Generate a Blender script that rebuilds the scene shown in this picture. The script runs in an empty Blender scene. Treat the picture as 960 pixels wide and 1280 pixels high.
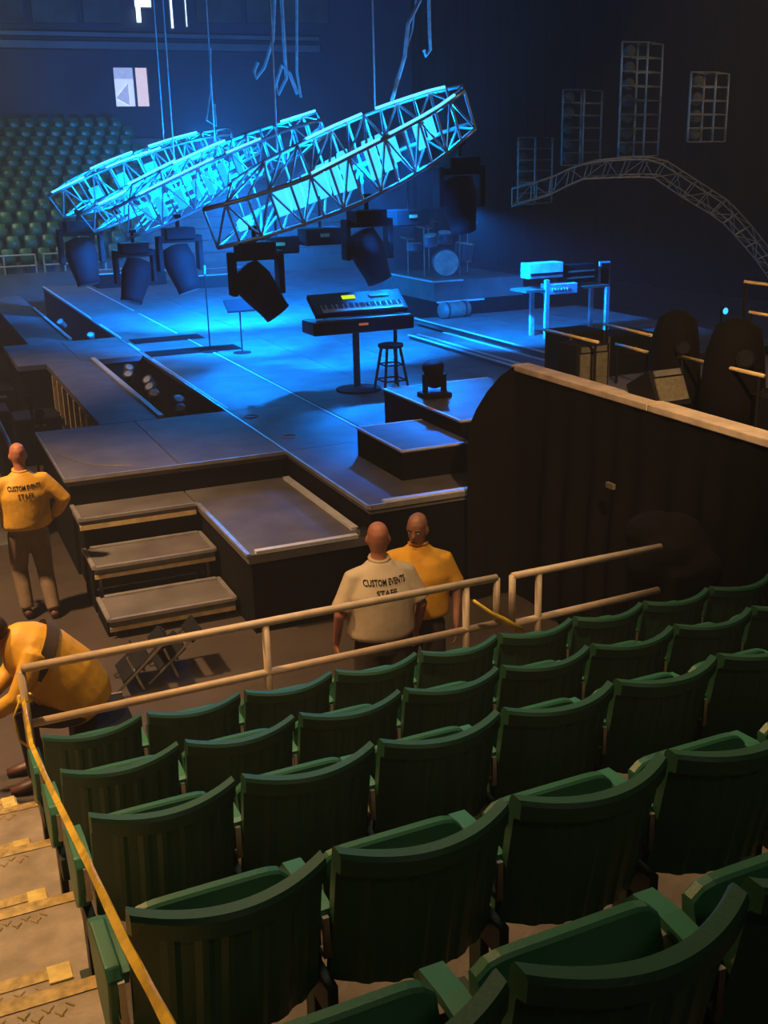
import bpy, math, random
from mathutils import Vector, Matrix
random.seed(7)
sc = bpy.context.scene
COL = sc.collection

# ------------------------------------------------------------------ camera
FPX, PITCH, ROLL, YAW = 1372.5, .30539, -.02633, .40508
CAM = Vector((0, 0, 4.2))
FW = Vector((math.sin(YAW)*math.cos(PITCH), math.cos(YAW)*math.cos(PITCH), -math.sin(PITCH)))
R0 = Vector((math.cos(YAW), -math.sin(YAW), 0)); U0 = R0.cross(FW)
RT = R0*math.cos(ROLL) + U0*math.sin(ROLL); UP = -R0*math.sin(ROLL) + U0*math.cos(ROLL)
cd = bpy.data.cameras.new('camera'); cd.sensor_fit = 'VERTICAL'; cd.sensor_height = 36
cd.lens = 36*FPX/1280; cd.clip_start = .05; cd.clip_end = 200
cam = bpy.data.objects.new('camera', cd); COL.objects.link(cam)
m = Matrix((RT, UP, -FW)).transposed().to_4x4(); m.translation = CAM
cam.matrix_world = m
sc.camera = cam

# ------------------------------------------------------------------ world, exposure
sc.view_settings.view_transform = 'Standard'; sc.view_settings.look = 'None'
sc.view_settings.gamma = 1; sc.view_settings.exposure = 0.0; sc.view_settings.use_curve_mapping = False
w = bpy.data.worlds.new('hall_dark'); sc.world = w; w.use_nodes = True
nt = w.node_tree
nt.nodes['Background'].inputs[0].default_value = (.35, .4, .6, 1); nt.nodes['Background'].inputs[1].default_value = .014
vol = nt.nodes.new('ShaderNodeVolumeScatter'); vol.inputs['Color'].default_value = (1, 1, 1, 1)
vol.inputs['Density'].default_value = .0042; vol.inputs['Anisotropy'].default_value = .2
nt.links.new(vol.outputs[0], nt.nodes['World Output'].inputs['Volume'])
sc.cycles.volume_bounces = 0; sc.cycles.max_bounces = 6; sc.cycles.use_denoising = True
sc.cycles.sample_clamp_indirect = 4

# ------------------------------------------------------------------ lights
def light(name, kind, loc, energy, col, target=None, size=.3, spot=60, blend=.6):
    d = bpy.data.lights.new(name, kind); d.energy = energy; d.color = col
    if kind == 'AREA': d.shape = 'DISK'; d.size = size
    else: d.shadow_soft_size = size
    if kind == 'SPOT': d.spot_size = math.radians(spot); d.spot_blend = blend
    o = bpy.data.objects.new(name, d); COL.objects.link(o); o.location = loc
    if target is not None:
        o.rotation_euler = (Vector(target)-Vector(loc)).to_track_quat('-Z', 'Y').to_euler()
    return o
WARM = (1, .56, .22); BLUE = (.0, .20, 1); CYAN = (.0, .30, 1)
light('aisle_house_lamp', 'SPOT', (-1.6, 7.0, 8.5), 2600, WARM, (-.1, 4.4, 1), .25, 75, 1)
light('floor_house_lamp', 'SPOT', (-2.5, 9.5, 9.0), 6500, (1, .60, .30), (.0, 10.2, 0), .3, 56, 1)
light('rail_fill', 'SPOT', (.4, 2.6, 9.0), 1300, (1, .62, .30), (3.0, 6.8, 1.3), .3, 34, 1)  # added unseen spot, brightens the two staff and the railing
light('bowl_house_lamp', 'SPOT', (2.6, 6.6, 12.5), 1500, (1, .78, .46), (2.4, 4.4, 0), .8, 46, 1)
light('wing_work_lamp', 'SPOT', (3.4, 3.0, 6.5), 1500, (1, .60, .28), (6.0, 7.8, 2.2), .15, 42, .8)
light('seat_back_fill', 'SPOT', (1.5, -5, 10), 170, (1, .85, .6), (2.4, 2.6, 2.2), .6, 50, 1)  # unseen light added behind the camera to lift seat pans and backs
light('catwalk_fill', 'SPOT', (-3.5, 17.5, 9.5), 3000, (1, .62, .34), (.7, 18.2, .8), .3, 40, 1)  # no lamp known here; added to warm up the catwalk and slats
light('truss_front_fill', 'SPOT', (1.5, 3.0, 11), 350, (1, .78, .60), (6.6, 15.7, 4.0), .4, 24, .8)  # added warm fill on the near truss front, no visible source
light('far_stand_lamp', 'AREA', (2.5, 33, 8), 220, (.85, 1, .62), (3.6, 39, 2.4), 2.0)
light('tower_fill', 'POINT', (21.5, 15.5, 8.0), 420, (1, .82, .55), None, .3)  # out-of-view point light put in to brighten the towers and arch
for nm, loc, tgt, e, sp, c in (
    ('blue_spot_key', (6.2, 17.0, 4.2), (5.5, 20.6, 1.1), 10500, 62, BLUE),
    ('blue_spot_centre', (6.9, 16.3, 4.5), (6.9, 18.6, 1.1), 10500, 84, BLUE),
    ('blue_spot_near', (7.6, 16.2, 4.8), (6.5, 12.8, 1.1), 13000, 46, BLUE),
    ('blue_spot_mid', (5.0, 18.7, 4.6), (5.4, 16.0, 1.1), 4300, 50, BLUE),
    ('blue_spot_far', (6.0, 21.2, 4.2), (6.6, 24.8, 1.1), 26000, 98, BLUE),
    ('blue_spot_back', (7.0, 26.5, 4.6), (17, 51, 9.0), 17000, 64, BLUE),
    ('blue_spot_side', (5.6, 15.2, 3.3), (10.3, 16.5, 2.6), 2600, 20, BLUE),
    ('blue_spot_upstage', (8.6, 16.3, 3.5), (10.6, 17.6, 1.2), 4200, 84, BLUE)):
    light(nm, 'SPOT', loc, e, c, tgt, .10, sp, .7)

# ------------------------------------------------------------------ helpers
def ray(x, y): return FW + RT*((x-480)/FPX) - UP*((y-640)/FPX)
def at(x, y, Y):
    d = ray(x, y); return CAM + d*((Y-CAM.y)/d.y)
def atz(x, y, z):
    d = ray(x, y); return CAM + d*((z-CAM.z)/d.z)

def tag(o, label=None, cat=None, group=None, kind=None):
    if label: o['label'] = label
    if cat: o['category'] = cat
    if group: o['group'] = group
    if kind: o['kind'] = kind
    return o
def empty(name, loc, label=None, cat=None, group=None, kind=None, rz=0):
    o = bpy.data.objects.new(name, None); COL.objects.link(o); o.location = loc
    o.rotation_euler.z = rz; o.empty_display_size = .2
    return tag(o, label, cat, group, kind)

MATS = {}
def mat(name, col, rough=.6, metal=0, var=.25, scale=6, bump=0, bscale=40, emit=None, estr=0, sheen=0, spec=.5):
    if name in MATS: return MATS[name]
    mt = bpy.data.materials.new(name); mt.use_nodes = True; n = mt.node_tree; b = n.nodes['Principled BSDF']
    b.inputs['Roughness'].default_value = rough; b.inputs['Metallic'].default_value = metal
    b.inputs['Specular IOR Level'].default_value = spec
    tc = n.nodes.new('ShaderNodeTexCoord')
    no = n.nodes.new('ShaderNodeTexNoise'); no.inputs['Scale'].default_value = scale; no.inputs['Detail'].default_value = 5
    n.links.new(tc.outputs['Object'], no.inputs['Vector'])
    rp = n.nodes.new('ShaderNodeValToRGB')
    rp.color_ramp.elements[0].position = .3; rp.color_ramp.elements[1].position = .7
    rp.color_ramp.elements[0].color = tuple(c*(1-var) for c in col)+(1,)
    rp.color_ramp.elements[1].color = tuple(min(1, c*(1+var)) for c in col)+(1,)
    n.links.new(no.outputs['Fac'], rp.inputs[0]); n.links.new(rp.outputs[0], b.inputs['Base Color'])
    if bump:
        n2 = n.nodes.new('ShaderNodeTexNoise'); n2.inputs['Scale'].default_value = bscale
        n.links.new(tc.outputs['Object'], n2.inputs['Vector'])
        bp = n.nodes.new('ShaderNodeBump'); bp.inputs['Strength'].default_value = bump; bp.inputs['Distance'].default_value = .02
        n.links.new(n2.outputs['Fac'], bp.inputs['Height']); n.links.new(bp.outputs[0], b.inputs['Normal'])
    if emit:
        b.inputs['Emission Color'].default_value = emit+(1,); b.inputs['Emission Strength'].default_value = estr
    if sheen: b.inputs['Sheen Weight'].default_value = sheen
    MATS[name] = mt; return mt

M = dict(
 floor=mat('arena_floor', (.062, .045, .033), .6, 0, .3, 1.2, .2, 12),
 concrete=mat('tier_concrete', (.12, .095, .075), .8, 0, .3, 5, .3, 30),
 stair=mat('stair_concrete', (.36, .29, .22), .8, 0, .22, 8, .3, 60),
 nosing=mat('nosing_paint', (.50, .36, .14), .7, 0, .35, 30),
 marker=mat('nosing_marker', (.85, .66, .22), .45, 0, .2, 20),
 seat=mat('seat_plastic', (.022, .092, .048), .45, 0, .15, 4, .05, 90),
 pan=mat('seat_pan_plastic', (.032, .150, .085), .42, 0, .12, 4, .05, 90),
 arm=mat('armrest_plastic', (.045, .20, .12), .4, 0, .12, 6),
 iron=mat('seat_standard_iron', (.012, .03, .02), .5, .2, .2, 10),
 chrome=mat('bright_steel', (.6, .58, .52), .3, 1, .1, 10),
 cream=mat('rail_paint', (.62, .47, .33), .45, 0, .12, 12),
 tape=mat('barrier_tape', (.75, .50, .05), .45, 0, .3, 14),
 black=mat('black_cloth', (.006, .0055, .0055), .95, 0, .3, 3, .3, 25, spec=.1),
 drape=mat('drape_cloth', (.003, .0024, .002), .9, 0, .4, 2.5, .3, 30, spec=.2),
 deck=mat('stage_deck', (.135, .120, .115), .62, 0, .28, 2.2, .12, 60),
 alu=mat('deck_aluminium', (.62, .58, .55), .4, .7, .15, 8),
 edge=mat('deck_edge_white', (.72, .72, .74), .5, 0, .1, 9),
 truss=mat('truss_aluminium', (.66, .70, .74), .35, .6, .1, 8),
 dim=mat('dim_truss_steel', (.50, .46, .36), .45, .4, .2, 6),
 lamp=mat('lamp_housing', (.010, .010, .012), .75, 0, .2, 10, spec=.15),
 gloss=mat('black_gloss', (.015, .015, .018), .3, 0, .2, 10),
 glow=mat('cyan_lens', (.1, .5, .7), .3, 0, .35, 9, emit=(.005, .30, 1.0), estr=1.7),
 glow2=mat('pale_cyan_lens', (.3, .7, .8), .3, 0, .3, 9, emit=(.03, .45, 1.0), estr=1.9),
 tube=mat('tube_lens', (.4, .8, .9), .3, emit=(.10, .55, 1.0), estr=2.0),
 lens=mat('white_lens', (.9, .9, .8), .3, emit=(1, .93, .72), estr=7),
 lcd=mat('lcd_green', (.06, .08, .0), .8, emit=(.55, .80, .02), estr=1.2, spec=0),
 key=mat('piano_keys', (.75, .78, .75), .35),
 red=mat('red_badge', (.7, .12, .06), .4, emit=(1, .25, .1), estr=.35),
 wall=mat('hall_wall', (.055, .055, .065), .8, 0, .3, .5),
 fascia=mat('suite_fascia', (.12, .09, .06), .7, 0, .5, .9),
 ledge=mat('balcony_ledge', (.20, .16, .14), .6, 0, .2, 1),
 curtain=mat('backstage_curtain', (.011, .010, .010), .95, 0, .4, 1, spec=.15),
 farseat=mat('far_seat_plastic', (.035, .12, .045), .35, 0, .2, 4),
 farrail=mat('far_rail_paint', (.42, .36, .24), .5),
 grey=mat('grey_gear', (.16, .15, .13), .5, .1, .2, 8),
 olive=mat('amp_cloth', (.15, .13, .085), .8, 0, .25, 30),
 wood=mat('ledge_timber', (.80, .62, .45), .55, 0, .25, 5, .1, 20),
 gold=mat('brass_rail', (.80, .58, .28), .35, .1, .2, 9),
 cable=mat('blue_grey_cable', (.60, .66, .72), .5, 0, .2, 9),
 white=mat('pale_plastic', (.7, .72, .75), .4),
 skin=mat('skin_ruddy', (.45, .17, .10), .55, 0, .12, 14),
 skin2=mat('skin_tan', (.36, .15, .09), .5, 0, .12, 14),
 hair=mat('dark_hair', (.035, .015, .012), .7, 0, .3, 30),
 jacket=mat('yellow_jacket', (.75, .40, .035), .6, 0, .12, 6, .35, 9),
 shirt=mat('cream_shirt', (.66, .52, .36), .8, 0, .08, 6, .3, 9),
 polo=mat('yellow_shirt', (.85, .42, .03), .75, 0, .1, 6, .3, 9),
 khaki=mat('khaki_trousers', (.22, .15, .09), .85, 0, .15, 6, .3, 10),
 dark=mat('dark_trousers', (.05, .035, .03), .85, 0, .15, 6, .3, 10),
 ink=mat('black_print', (.02, .018, .015), .8),
 shoe=mat('shoe_leather', (.10, .04, .035), .5),
)

class MB:
    def __init__(s): s.v = []; s.f = []
    def add(s, vs, fs):
        o = len(s.v); s.v += [Vector(p) for p in vs]; s.f += [tuple(i+o for i in f) for f in fs]; return s
    def box(s, c, d, rz=0, mx=None):
        c = Vector(c); h = Vector(d)/2; R = Matrix.Rotation(rz, 3, 'Z') if mx is None else mx
        vs = [c + R @ Vector((x*h.x, y*h.y, z*h.z)) for x in (-1, 1) for y in (-1, 1) for z in (-1, 1)]
        return s.add(vs, [(0,1,3,2),(4,6,7,5),(0,4,5,1),(2,3,7,6),(0,2,6,4),(1,5,7,3)])
    def b6(s, x0, x1, y0, y1, z0, z1): return s.box(((x0+x1)/2, (y0+y1)/2, (z0+z1)/2), (x1-x0, y1-y0, z1-z0))
    def tube(s, pts, r, n=6, r2=None, cap=True):
        pts = [Vector(p) for p in pts]; k = len(pts); vs = []; fs = []
        t0 = (pts[1]-pts[0]).normalized(); ref = Vector((0,0,1)) if abs(t0.z) < .9 else Vector((1,0,0))
        a = t0.cross(ref).normalized()
        for i, p in enumerate(pts):
            t = (pts[min(i+1,k-1)]-pts[max(i-1,0)]).normalized()
            a = (a - t*a.dot(t)).normalized(); b = t.cross(a)
            rr = r if r2 is None else r+(r2-r)*i/(k-1)
            for j in range(n):
                q = 2*math.pi*j/n; vs.append(p + a*math.cos(q)*rr + b*math.sin(q)*rr)
        for i in range(k-1):
            for j in range(n): fs.append((i*n+j, i*n+(j+1)%n, (i+1)*n+(j+1)%n, (i+1)*n+j))
        if cap: fs.append(tuple(range(n-1,-1,-1))); fs.append(tuple((k-1)*n+j for j in range(n)))
        return s.add(vs, fs)
    def loft(s, rings, n=14, side=(1,0,0)):
        # rings: (point, half width, half depth)
        k = len(rings); vs = []; fs = []; P = [Vector(r[0]) for r in rings]
        for i, (p, a, b) in enumerate(rings):
            t = (P[min(i+1,k-1)]-P[max(i-1,0)]).normalized(); sd = Vector(side); sd = (sd - t*sd.dot(t)).normalized(); u = t.cross(sd)
            for j in range(n):
                q = 2*math.pi*j/n; vs.append(P[i] + sd*math.cos(q)*a + u*math.sin(q)*b)
        for i in range(k-1):
            for j in range(n): fs.append((i*n+j, i*n+(j+1)%n, (i+1)*n+(j+1)%n, (i+1)*n+j))
        fs.append(tuple(range(n-1,-1,-1))); fs.append(tuple((k-1)*n+j for j in range(n)))
        return s.add(vs, fs)
    def ball(s, c, r, n=12, m_=8):
        c = Vector(c); r = Vector(r) if hasattr(r, '__len__') else Vector((r,r,r)); vs = [c+Vector((0,0,r.z))]; fs = []
        for i in range(1, m_):
            th = math.pi*i/m_
            for j in range(n):
                q = 2*math.pi*j/n; vs.append(c+Vector((r.x*math.sin(th)*math.cos(q), r.y*math.sin(th)*math.sin(q), r.z*math.cos(th))))
        vs.append(c-Vector((0,0,r.z)))
        for j in range(n): fs.append((0, 1+j, 1+(j+1)%n))
        for i in range(m_-2):
            for j in range(n):
                a = 1+i*n; b = a+n; fs.append((a+j, b+j, b+(j+1)%n, a+(j+1)%n))
        a = 1+(m_-2)*n
        for j in range(n): fs.append((a+j, len(vs)-1, a+(j+1)%n))
        return s.add(vs, fs)
    def lathe(s, prof, c, axis=(0,0,1), n=14):
        ax = Vector(axis).normalized(); ref = Vector((0,0,1)) if abs(ax.z) < .9 else Vector((1,0,0))
        a = ax.cross(ref).normalized(); b = ax.cross(a); c = Vector(c); vs = []; fs = []
        for h, r in prof:
            for j in range(n):
                q = 2*math.pi*j/n; vs.append(c+ax*h+(a*math.cos(q)+b*math.sin(q))*max(r,.0005))
        for i in range(len(prof)-1):
            for j in range(n): fs.append((i*n+j, i*n+(j+1)%n, (i+1)*n+(j+1)%n, (i+1)*n+j))
        fs.append(tuple(range(n-1,-1,-1))); fs.append(tuple((len(prof)-1)*n+j for j in range(n)))
        return s.add(vs, fs)
    def prism(s, poly, z0, z1):
        n = len(poly); vs = [(x,y,z0) for x,y in poly]+[(x,y,z1) for x,y in poly]
        fs = [tuple(range(n-1,-1,-1)), tuple(range(n,2*n))]+[(i,(i+1)%n,n+(i+1)%n,n+i) for i in range(n)]
        return s.add(vs, fs)
    def grid(s, P):   # P[i][j]
        ni, nj = len(P), len(P[0])
        return s.add([p for row in P for p in row], [(i*nj+j, i*nj+j+1, (i+1)*nj+j+1, (i+1)*nj+j) for i in range(ni-1) for j in range(nj-1)])
    def mesh(s, name, mt, origin=(0,0,0), smooth=False):
        o = Vector(origin); me = bpy.data.meshes.new(name); me.from_pydata([v-o for v in s.v], [], s.f); me.update()
        me.materials.append(mt)
        if smooth: me.polygons.foreach_set('use_smooth', [True]*len(me.polygons))
        return me
    def build(s, name, mt, parent=None, origin=None, smooth=False, world=True, bevel=0):
        # with a parent, coordinates are world coordinates when the parent is unrotated (world=True)
        if parent is not None:
            o = Vector(parent.location) if world else Vector((0,0,0))
            if parent.parent is not None and world: o = o + Vector(parent.parent.location)
            ob = bpy.data.objects.new(name, s.mesh(name, mt, o, smooth)); COL.objects.link(ob); ob.parent = parent
        else:
            o = Vector(origin) if origin is not None else Vector((0,0,0))
            ob = bpy.data.objects.new(name, s.mesh(name, mt, o, smooth)); COL.objects.link(ob); ob.location = o
        if bevel:
            bm = ob.modifiers.new('bevel', 'BEVEL'); bm.width = bevel; bm.segments = 2; bm.limit_method = 'ANGLE'
        return ob
def copy_tree(o, parent=None):
    c = o.copy(); COL.objects.link(c); c.parent = parent
    for ch in list(o.children): copy_tree(ch, c)
    return c
ORD = ['first','second','third','fourth','fifth','sixth','seventh','eighth','ninth','tenth','eleventh','twelfth']

# ------------------------------------------------------------------ the hall shell
def struct(o): o['kind'] = 'structure'; return o
struct(MB().b6(-25, 30, 5.75, 56, -.2, 0).build('floor', M['floor']))
struct(MB().b6(-25, 30, -8, 56, 16, 16.3).build('ceiling', M['wall']))
# far wall with openings built as separate slabs round the windows
FY = 51.0
wf = empty('wall_far', (10, FY, 0), kind='structure')
def wp(x, y): p = at(x, y, FY); return p.x, p.z
wx0, wz1 = wp(141, 84); wx1, wz0 = wp(188, 133)
MB().b6(-25, wx0, FY, FY+.4, 0, 16).build('wall_panel', M['wall'], wf)
MB().b6(wx1, 30, FY, FY+.4, 0, 16).build('wall_panel', M['wall'], wf)
MB().b6(wx0, wx1, FY, FY+.4, 0, wz0).build('wall_panel', M['wall'], wf)
MB().b6(wx0, wx1, FY, FY+.4, wz1, 16).build('wall_panel', M['wall'], wf)
for py, h in ((47, .16), (60, .28)):
    x, z = wp(200, py); MB().b6(-25, 19, FY-.7, FY, z-h/2, z+h/2).build('balcony_ledge', M['ledge'], wf)
for i, (a, b) in enumerate(((-30, 30), (36, 95), (100, 150), (242, 300), (305, 345), (352, 408))):
    x0, z1 = wp(a, -12); x1, z0 = wp(b, 30); MB().b6(x0, x1, FY-.25, FY, z0, z1).build('suite_panel', M['fascia'], wf)
# lit window
wn = empty('window_1', (wx0, FY, wz0), kind='structure')
panel = mat('window_white', (.8, .85, .9), .3, emit=(.80, .86, 1.0), estr=.75)
panel2 = mat('window_pink', (.8, .7, .6), .3, emit=(1, .74, .62), estr=.75)
panel3 = mat('window_grey', (.5, .55, .6), .3, emit=(.55, .60, .78), estr=.6)
xs = wx0+(wx1-wx0)*.62
MB().b6(wx0, xs-.05, FY+.2, FY+.25, wz0, wz1-.45).build('pane', panel, wn)
MB().b6(wx0, xs-.05, FY+.2, FY+.25, wz1-.45, wz1).build('pane', panel3, wn)
MB().b6(xs+.05, wx1, FY+.2, FY+.25, wz0, wz1).build('pane', panel2, wn)
MB().b6(xs-.05, xs+.05, FY+.1, FY+.28, wz0, wz1).build('mullion', M['ledge'], wn)
fr = MB(); fr.b6(wx0-.08, wx1+.08, FY-.04, FY+.1, wz0-.08, wz0); fr.b6(wx0-.08, wx1+.08, FY-.04, FY+.1, wz1, wz1+.06)
fr.b6(wx0-.08, wx0, FY-.04, FY+.1, wz0, wz1); fr.b6(wx1, wx1+.08, FY-.04, FY+.1, wz0, wz1); fr.build('window_frame', M['wall'], wn)
MB().add([(wx0+.05, FY+.14, wz0+.35), (xs-.3, FY+.14, wz0+.95), (xs-.3, FY+.14, wz0+.05), (wx0+.05, FY+.17, wz0+.35), (xs-.3, FY+.17, wz0+.95), (xs-.3, FY+.17, wz0+.05)],
         [(0,1,2),(5,4,3),(0,3,4,1),(1,4,5,2),(2,5,3,0)]).build('blind', panel3, wn)
# tall lit slots above
slit = mat('slot_window_light', (.8, .95, 1), .3, emit=(.62, .90, 1.0), estr=3.0)
for i, (a, b, c, d) in enumerate(((163, 187, -40, 10), (207, 215, -40, 36), (226, 232, -40, 34), (168, 175, 10, 29))):
    x0, z1 = wp(a, c); x1, z0 = wp(b, d)
    if i == 3: MB().b6(x0, x1, FY-.30, FY-.25, z0, z1).build('pane', slit, w1); continue
    w1_ = empty('window_%d' % (i+2), (x0, FY, z0), kind='structure')
    if i == 0: w1 = w1_
    MB().b6(x0, x1, FY-.30, FY-.25, z0, z1).build('pane', slit, w1_)
    MB().b6(x0-.06, x1+.06, FY-.27, FY-.2, z0-.06, z1+.06).build('window_frame', M['ledge'], w1_)
# backstage curtain closing the right side, hung in folds
P = []
for z in (0, 5, 10, 16):
    P.append([Vector((24+.22*math.sin(j*1.3)+.1*math.sin(j*.37), 4+j*.25, z)) for j in range(190)])
struct(MB().grid(P).build('wall_right', M['curtain'], smooth=True))

# ------------------------------------------------------------------ near seating tiers and aisle stairs
TH = math.radians(1.3)
PITCHY, RISE = .915, .315
tier = empty('seating_tier', (3, 3, 0), kind='structure')
for k in range(7):
    z = .86+RISE*k; yn = 5.73-PITCHY*k
    x1 = 5.1
    MB().b6(.30, x1, yn-PITCHY if k < 6 else yn-2.5, yn, 0 if k == 0 else z-RISE-.12, z).build('tier_slab', M['concrete'], tier)
st = empty('aisle_stairs', (-.6, 3, 0), kind='structure')
XL = -1.3
def nosing(x1, y, z, s, mark=True):
    MB().b6(XL, x1-(.075 if mark else 0), y-.055, y+.004, z-.03, z+.004).build('nosing_strip', M['nosing'], s)
    if mark: MB().b6(x1-.085, x1-.01, y-.08, y+.006, z-.035, z+.007).build('nosing_marker', M['marker'], s)
    g = MB()
    for j in range(int((x1-.1-XL)/.035)):   # raised diamond tread bars
        x = XL+.02+j*.035
        for q in (0, 1):
            g.tube([(x, y-.075-.03*q, z+.002), (x+(.022 if (j+q) % 2 else -.022), y-.10-.03*q, z+.002)], .0028, 4)
    o = g.build('tread_grip', M['nosing'], s); o['kind'] = 'stuff'
for k in range(7):
    z = .86+RISE*k; yn = 5.73-PITCHY*k
    s_ = MB().b6(XL, .30, yn-PITCHY if k < 6 else yn-2.5, yn, max(0, z-.5), z).build('stair_step', M['stair'], st)
    nosing(.30, yn, z, s_, False)
    s_ = MB().b6(XL, .215, yn, yn+.30, max(0, z-.5), z-RISE/2).build('stair_step', M['stair'], st)
    nosing(.215, yn+.30, z-RISE/2, s_)
for q in range(2):     # last steps to the floor
    z = .86-RISE-q*.30+.02
    if z > .1:
        s_ = MB().b6(XL, .215, 5.73, 5.73+.62+.3*q, 0, z).build('stair_step', M['stair'], st)
        nosing(.215, 5.73+.62+.3*q, z, s_)

# ------------------------------------------------------------------ green stadium seats
SW = .465
def seat_proto():
    root = empty('stadium_seat', (0,0,0))
    NU = 33
    def yb(u): return -.078*(1-(2*u-1)**2)
    def zt(u): return .82-.012*(1-(2*u-1)**2)
    # back shell: outer surface with ribs, inner surface, thick top lip
    bk = MB(); P = []
    rows = [(-.44, .085), (-.34, .065), (-.20, .035), (-.075, .012)]
    def outer(u, dz, dy, ribs=True):
        rb = -.007 if ribs and int(u*14) % 2 == 0 and .08 < u < .92 else 0
        return Vector((u*SW, yb(u)+dy+rb, zt(u)+dz))
    us = [i/(NU-1) for i in range(NU)]
    strips = [[outer(u, dz, dy) for u in us] for dz, dy in rows]
    strips.append([Vector((u*SW, yb(u)+.006, zt(u)-.066)) for u in us])
    strips.append([Vector((u*SW, yb(u)-.020, zt(u)-.058)) for u in us])
    strips.append([Vector((u*SW, yb(u)-.026, zt(u)-.012)) for u in us])
    strips.append([Vector((u*SW, yb(u)-.018, zt(u))) for u in us])
    strips.append([Vector((u*SW, yb(u)+.018, zt(u)-.001)) for u in us])
    strips.append([Vector((u*SW, yb(u)+.030, zt(u)-.016)) for u in us])
    strips.append([Vector((u*SW, yb(u)+.065, zt(u)-.20)) for u in us])
    strips.append([Vector((u*SW, yb(u)+.110, zt(u)-.44)) for u in us])
    strips.append(strips[0])
    bk.grid(strips)
    n = len(strips)
    bk.f.append(tuple(i*NU for i in range(n-1))); bk.f.append(tuple((n-2-i)*NU+NU-1 for i in range(n-1)))
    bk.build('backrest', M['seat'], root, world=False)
    # folded seat pan
    pn = MB(); W = .415; x0 = (SW-W)/2
    prof = []
    for i in range(17):
        u = i/16
        c = 1-abs(2*u-1)**10
        top = .676-.03*(1-c)+.006*(1-(2*u-1)**2)
        prof.append((x0+u*W, top))
    cv = lambda i: (1-(2*i/16-1)**2)
    F_ = [[Vector((x, ya-ca*cv(i), za if t_ is None else t+t_)) for i, (x, t) in enumerate(prof)]
          for ya, ca, za, t_ in ((.100,.02,.36,None),(.135,.020,.50,None),(.178,.010,0,-.025),(.182,.008,0,-.006),(.190,.008,0,0),(.212,.008,0,0),(.219,.008,0,-.008),(.200,0,.48,None),(.16,0,.345,None))]
    F_.append(F_[0]); pn.grid(F_)
    pn.f.append(tuple(i*17 for i in range(9))); pn.f.append(tuple((8-i)*17+16 for i in range(9)))
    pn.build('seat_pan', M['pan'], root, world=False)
    return root
def add_standard(root, x, end=False):
    s = MB(); s.box((x, .16, .30), (.028, .07, .60)); s.box((x, .16, .012), (.07, .30, .024)); s.box((x, .10, .36), (.03, .16, .10))
    so = s.build('standard', M['iron'], root, world=False, bevel=.004)
    MB().box((x, .05, .55), (.016, .012, .10)).box((x, .06, .49), (.02, .03, .02)).build('hinge_bracket', M['chrome'], so, world=False)
    a = MB(); pts = [(.07, .606), (.09, .612), (.20, .622), (.29, .615), (.315, .585)]
    for i in range(len(pts)-1):
        (y0, z0), (y1, z1) = pts[i], pts[i+1]
        a.add([(x-.026,y0,z0),(x+.026,y0,z0),(x+.026,y1,z1),(x-.026,y1,z1),(x-.022,y0,z0-.03),(x+.022,y0,z0-.03),(x+.022,y1,z1-.03),(x-.022,y1,z1-.03)],
              [(0,1,2,3),(7,6,5,4),(0,4,5,1),(2,6,7,3),(0,3,7,4),(1,5,6,2)])
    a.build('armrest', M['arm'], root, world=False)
    if end:
        e = MB(); poly = [(.05,.60),(.08,.625),(.26,.63),(.315,.60),(.31,.52),(.26,.42),(.18,.37),(.11,.42),(.07,.52)]
        n = len(poly); e.add([(x-.03,y,z) for y,z in poly]+[(x+.008,y,z) for y,z in poly], [tuple(range(n)), tuple(range(2*n-1,n-1,-1))]+[(i,n+i,n+(i+1)%n,(i+1)%n) for i in range(n)])
        e.build('end_panel', M['arm'], root, world=False, bevel=.006)
P1 = seat_proto(); add_standard(P1, -.0175)
P0 = copy_tree(P1)
for c in list(P0.children):
    if c.name.startswith(('standard', 'armrest')):
        for g in list(c.children): bpy.data.objects.remove(g)
        bpy.data.objects.remove(c)
add_standard(P0, -.025, True)
SEAT_ROWS = [((.32, 4.90, 1.68), 9, 'front row behind the cream railing'), ((.31, 3.99, 1.985), 9, 'second row back from the railing'),
             ((.31, 3.11, 2.30), 8, 'third row back from the railing'), ((.267, 2.12, 2.645), 6, 'fourth row back from the railing'),
             ((.275, 1.28, 2.94), 5, 'nearest row at the bottom')]
used = set()
for k, (p, n, rowtxt) in enumerate(SEAT_ROWS):
    zf = .86+RISE*k
    for i in range(n):
        src = P0 if i == 0 else P1
        o = src if src.name not in used else copy_tree(src)
        used.add(src.name)
        o.location = (p[0]+i*.5*math.cos(TH), p[1]+i*.5*math.sin(TH), p[2]-.82)
        o.rotation_euler.z = TH
        tag(o, 'green folding stadium seat, %s from the taped aisle, %s' % (ORD[i], rowtxt), 'seat', 'green seats of the near block')
    if True:   # closing standard at the far end of the row
        add_standard(o, SW+.0175)

# ------------------------------------------------------------------ cream railings
RY = 5.72
def railing(label, x0, x1, posts, extra):
    r = empty('guard_railing', (x0, RY, .86), label, 'railing', 'cream guard railings')
    MB().tube([(x0, RY, 1.675), (x1, RY, 1.685)], .024, 10).build('top_rail', M['cream'], r, smooth=True)
    MB().tube([(x0+.02, RY, 1.345), (x1-.0, RY, 1.37)], .024, 10).build('lower_rail', M['cream'], r, smooth=True)
    for x in posts: MB().tube([(x, RY, .86), (x, RY, 1.66)], .023, 10).build('post', M['cream'], r, smooth=True)
    for x in extra: MB().tube([(x, RY, 1.36), (x, RY, 1.68)], .023, 10).build('end_post', M['cream'], r, smooth=True)
    return r
railing('long cream tubular guard railing along the front row, left of the gap', .31, 3.22, (.31, 1.68, 3.0), (3.22,))
railing('short cream tubular guard railing right of the gap, by the black drape', 3.335, 4.49, (3.53,), (3.335,))
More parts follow.
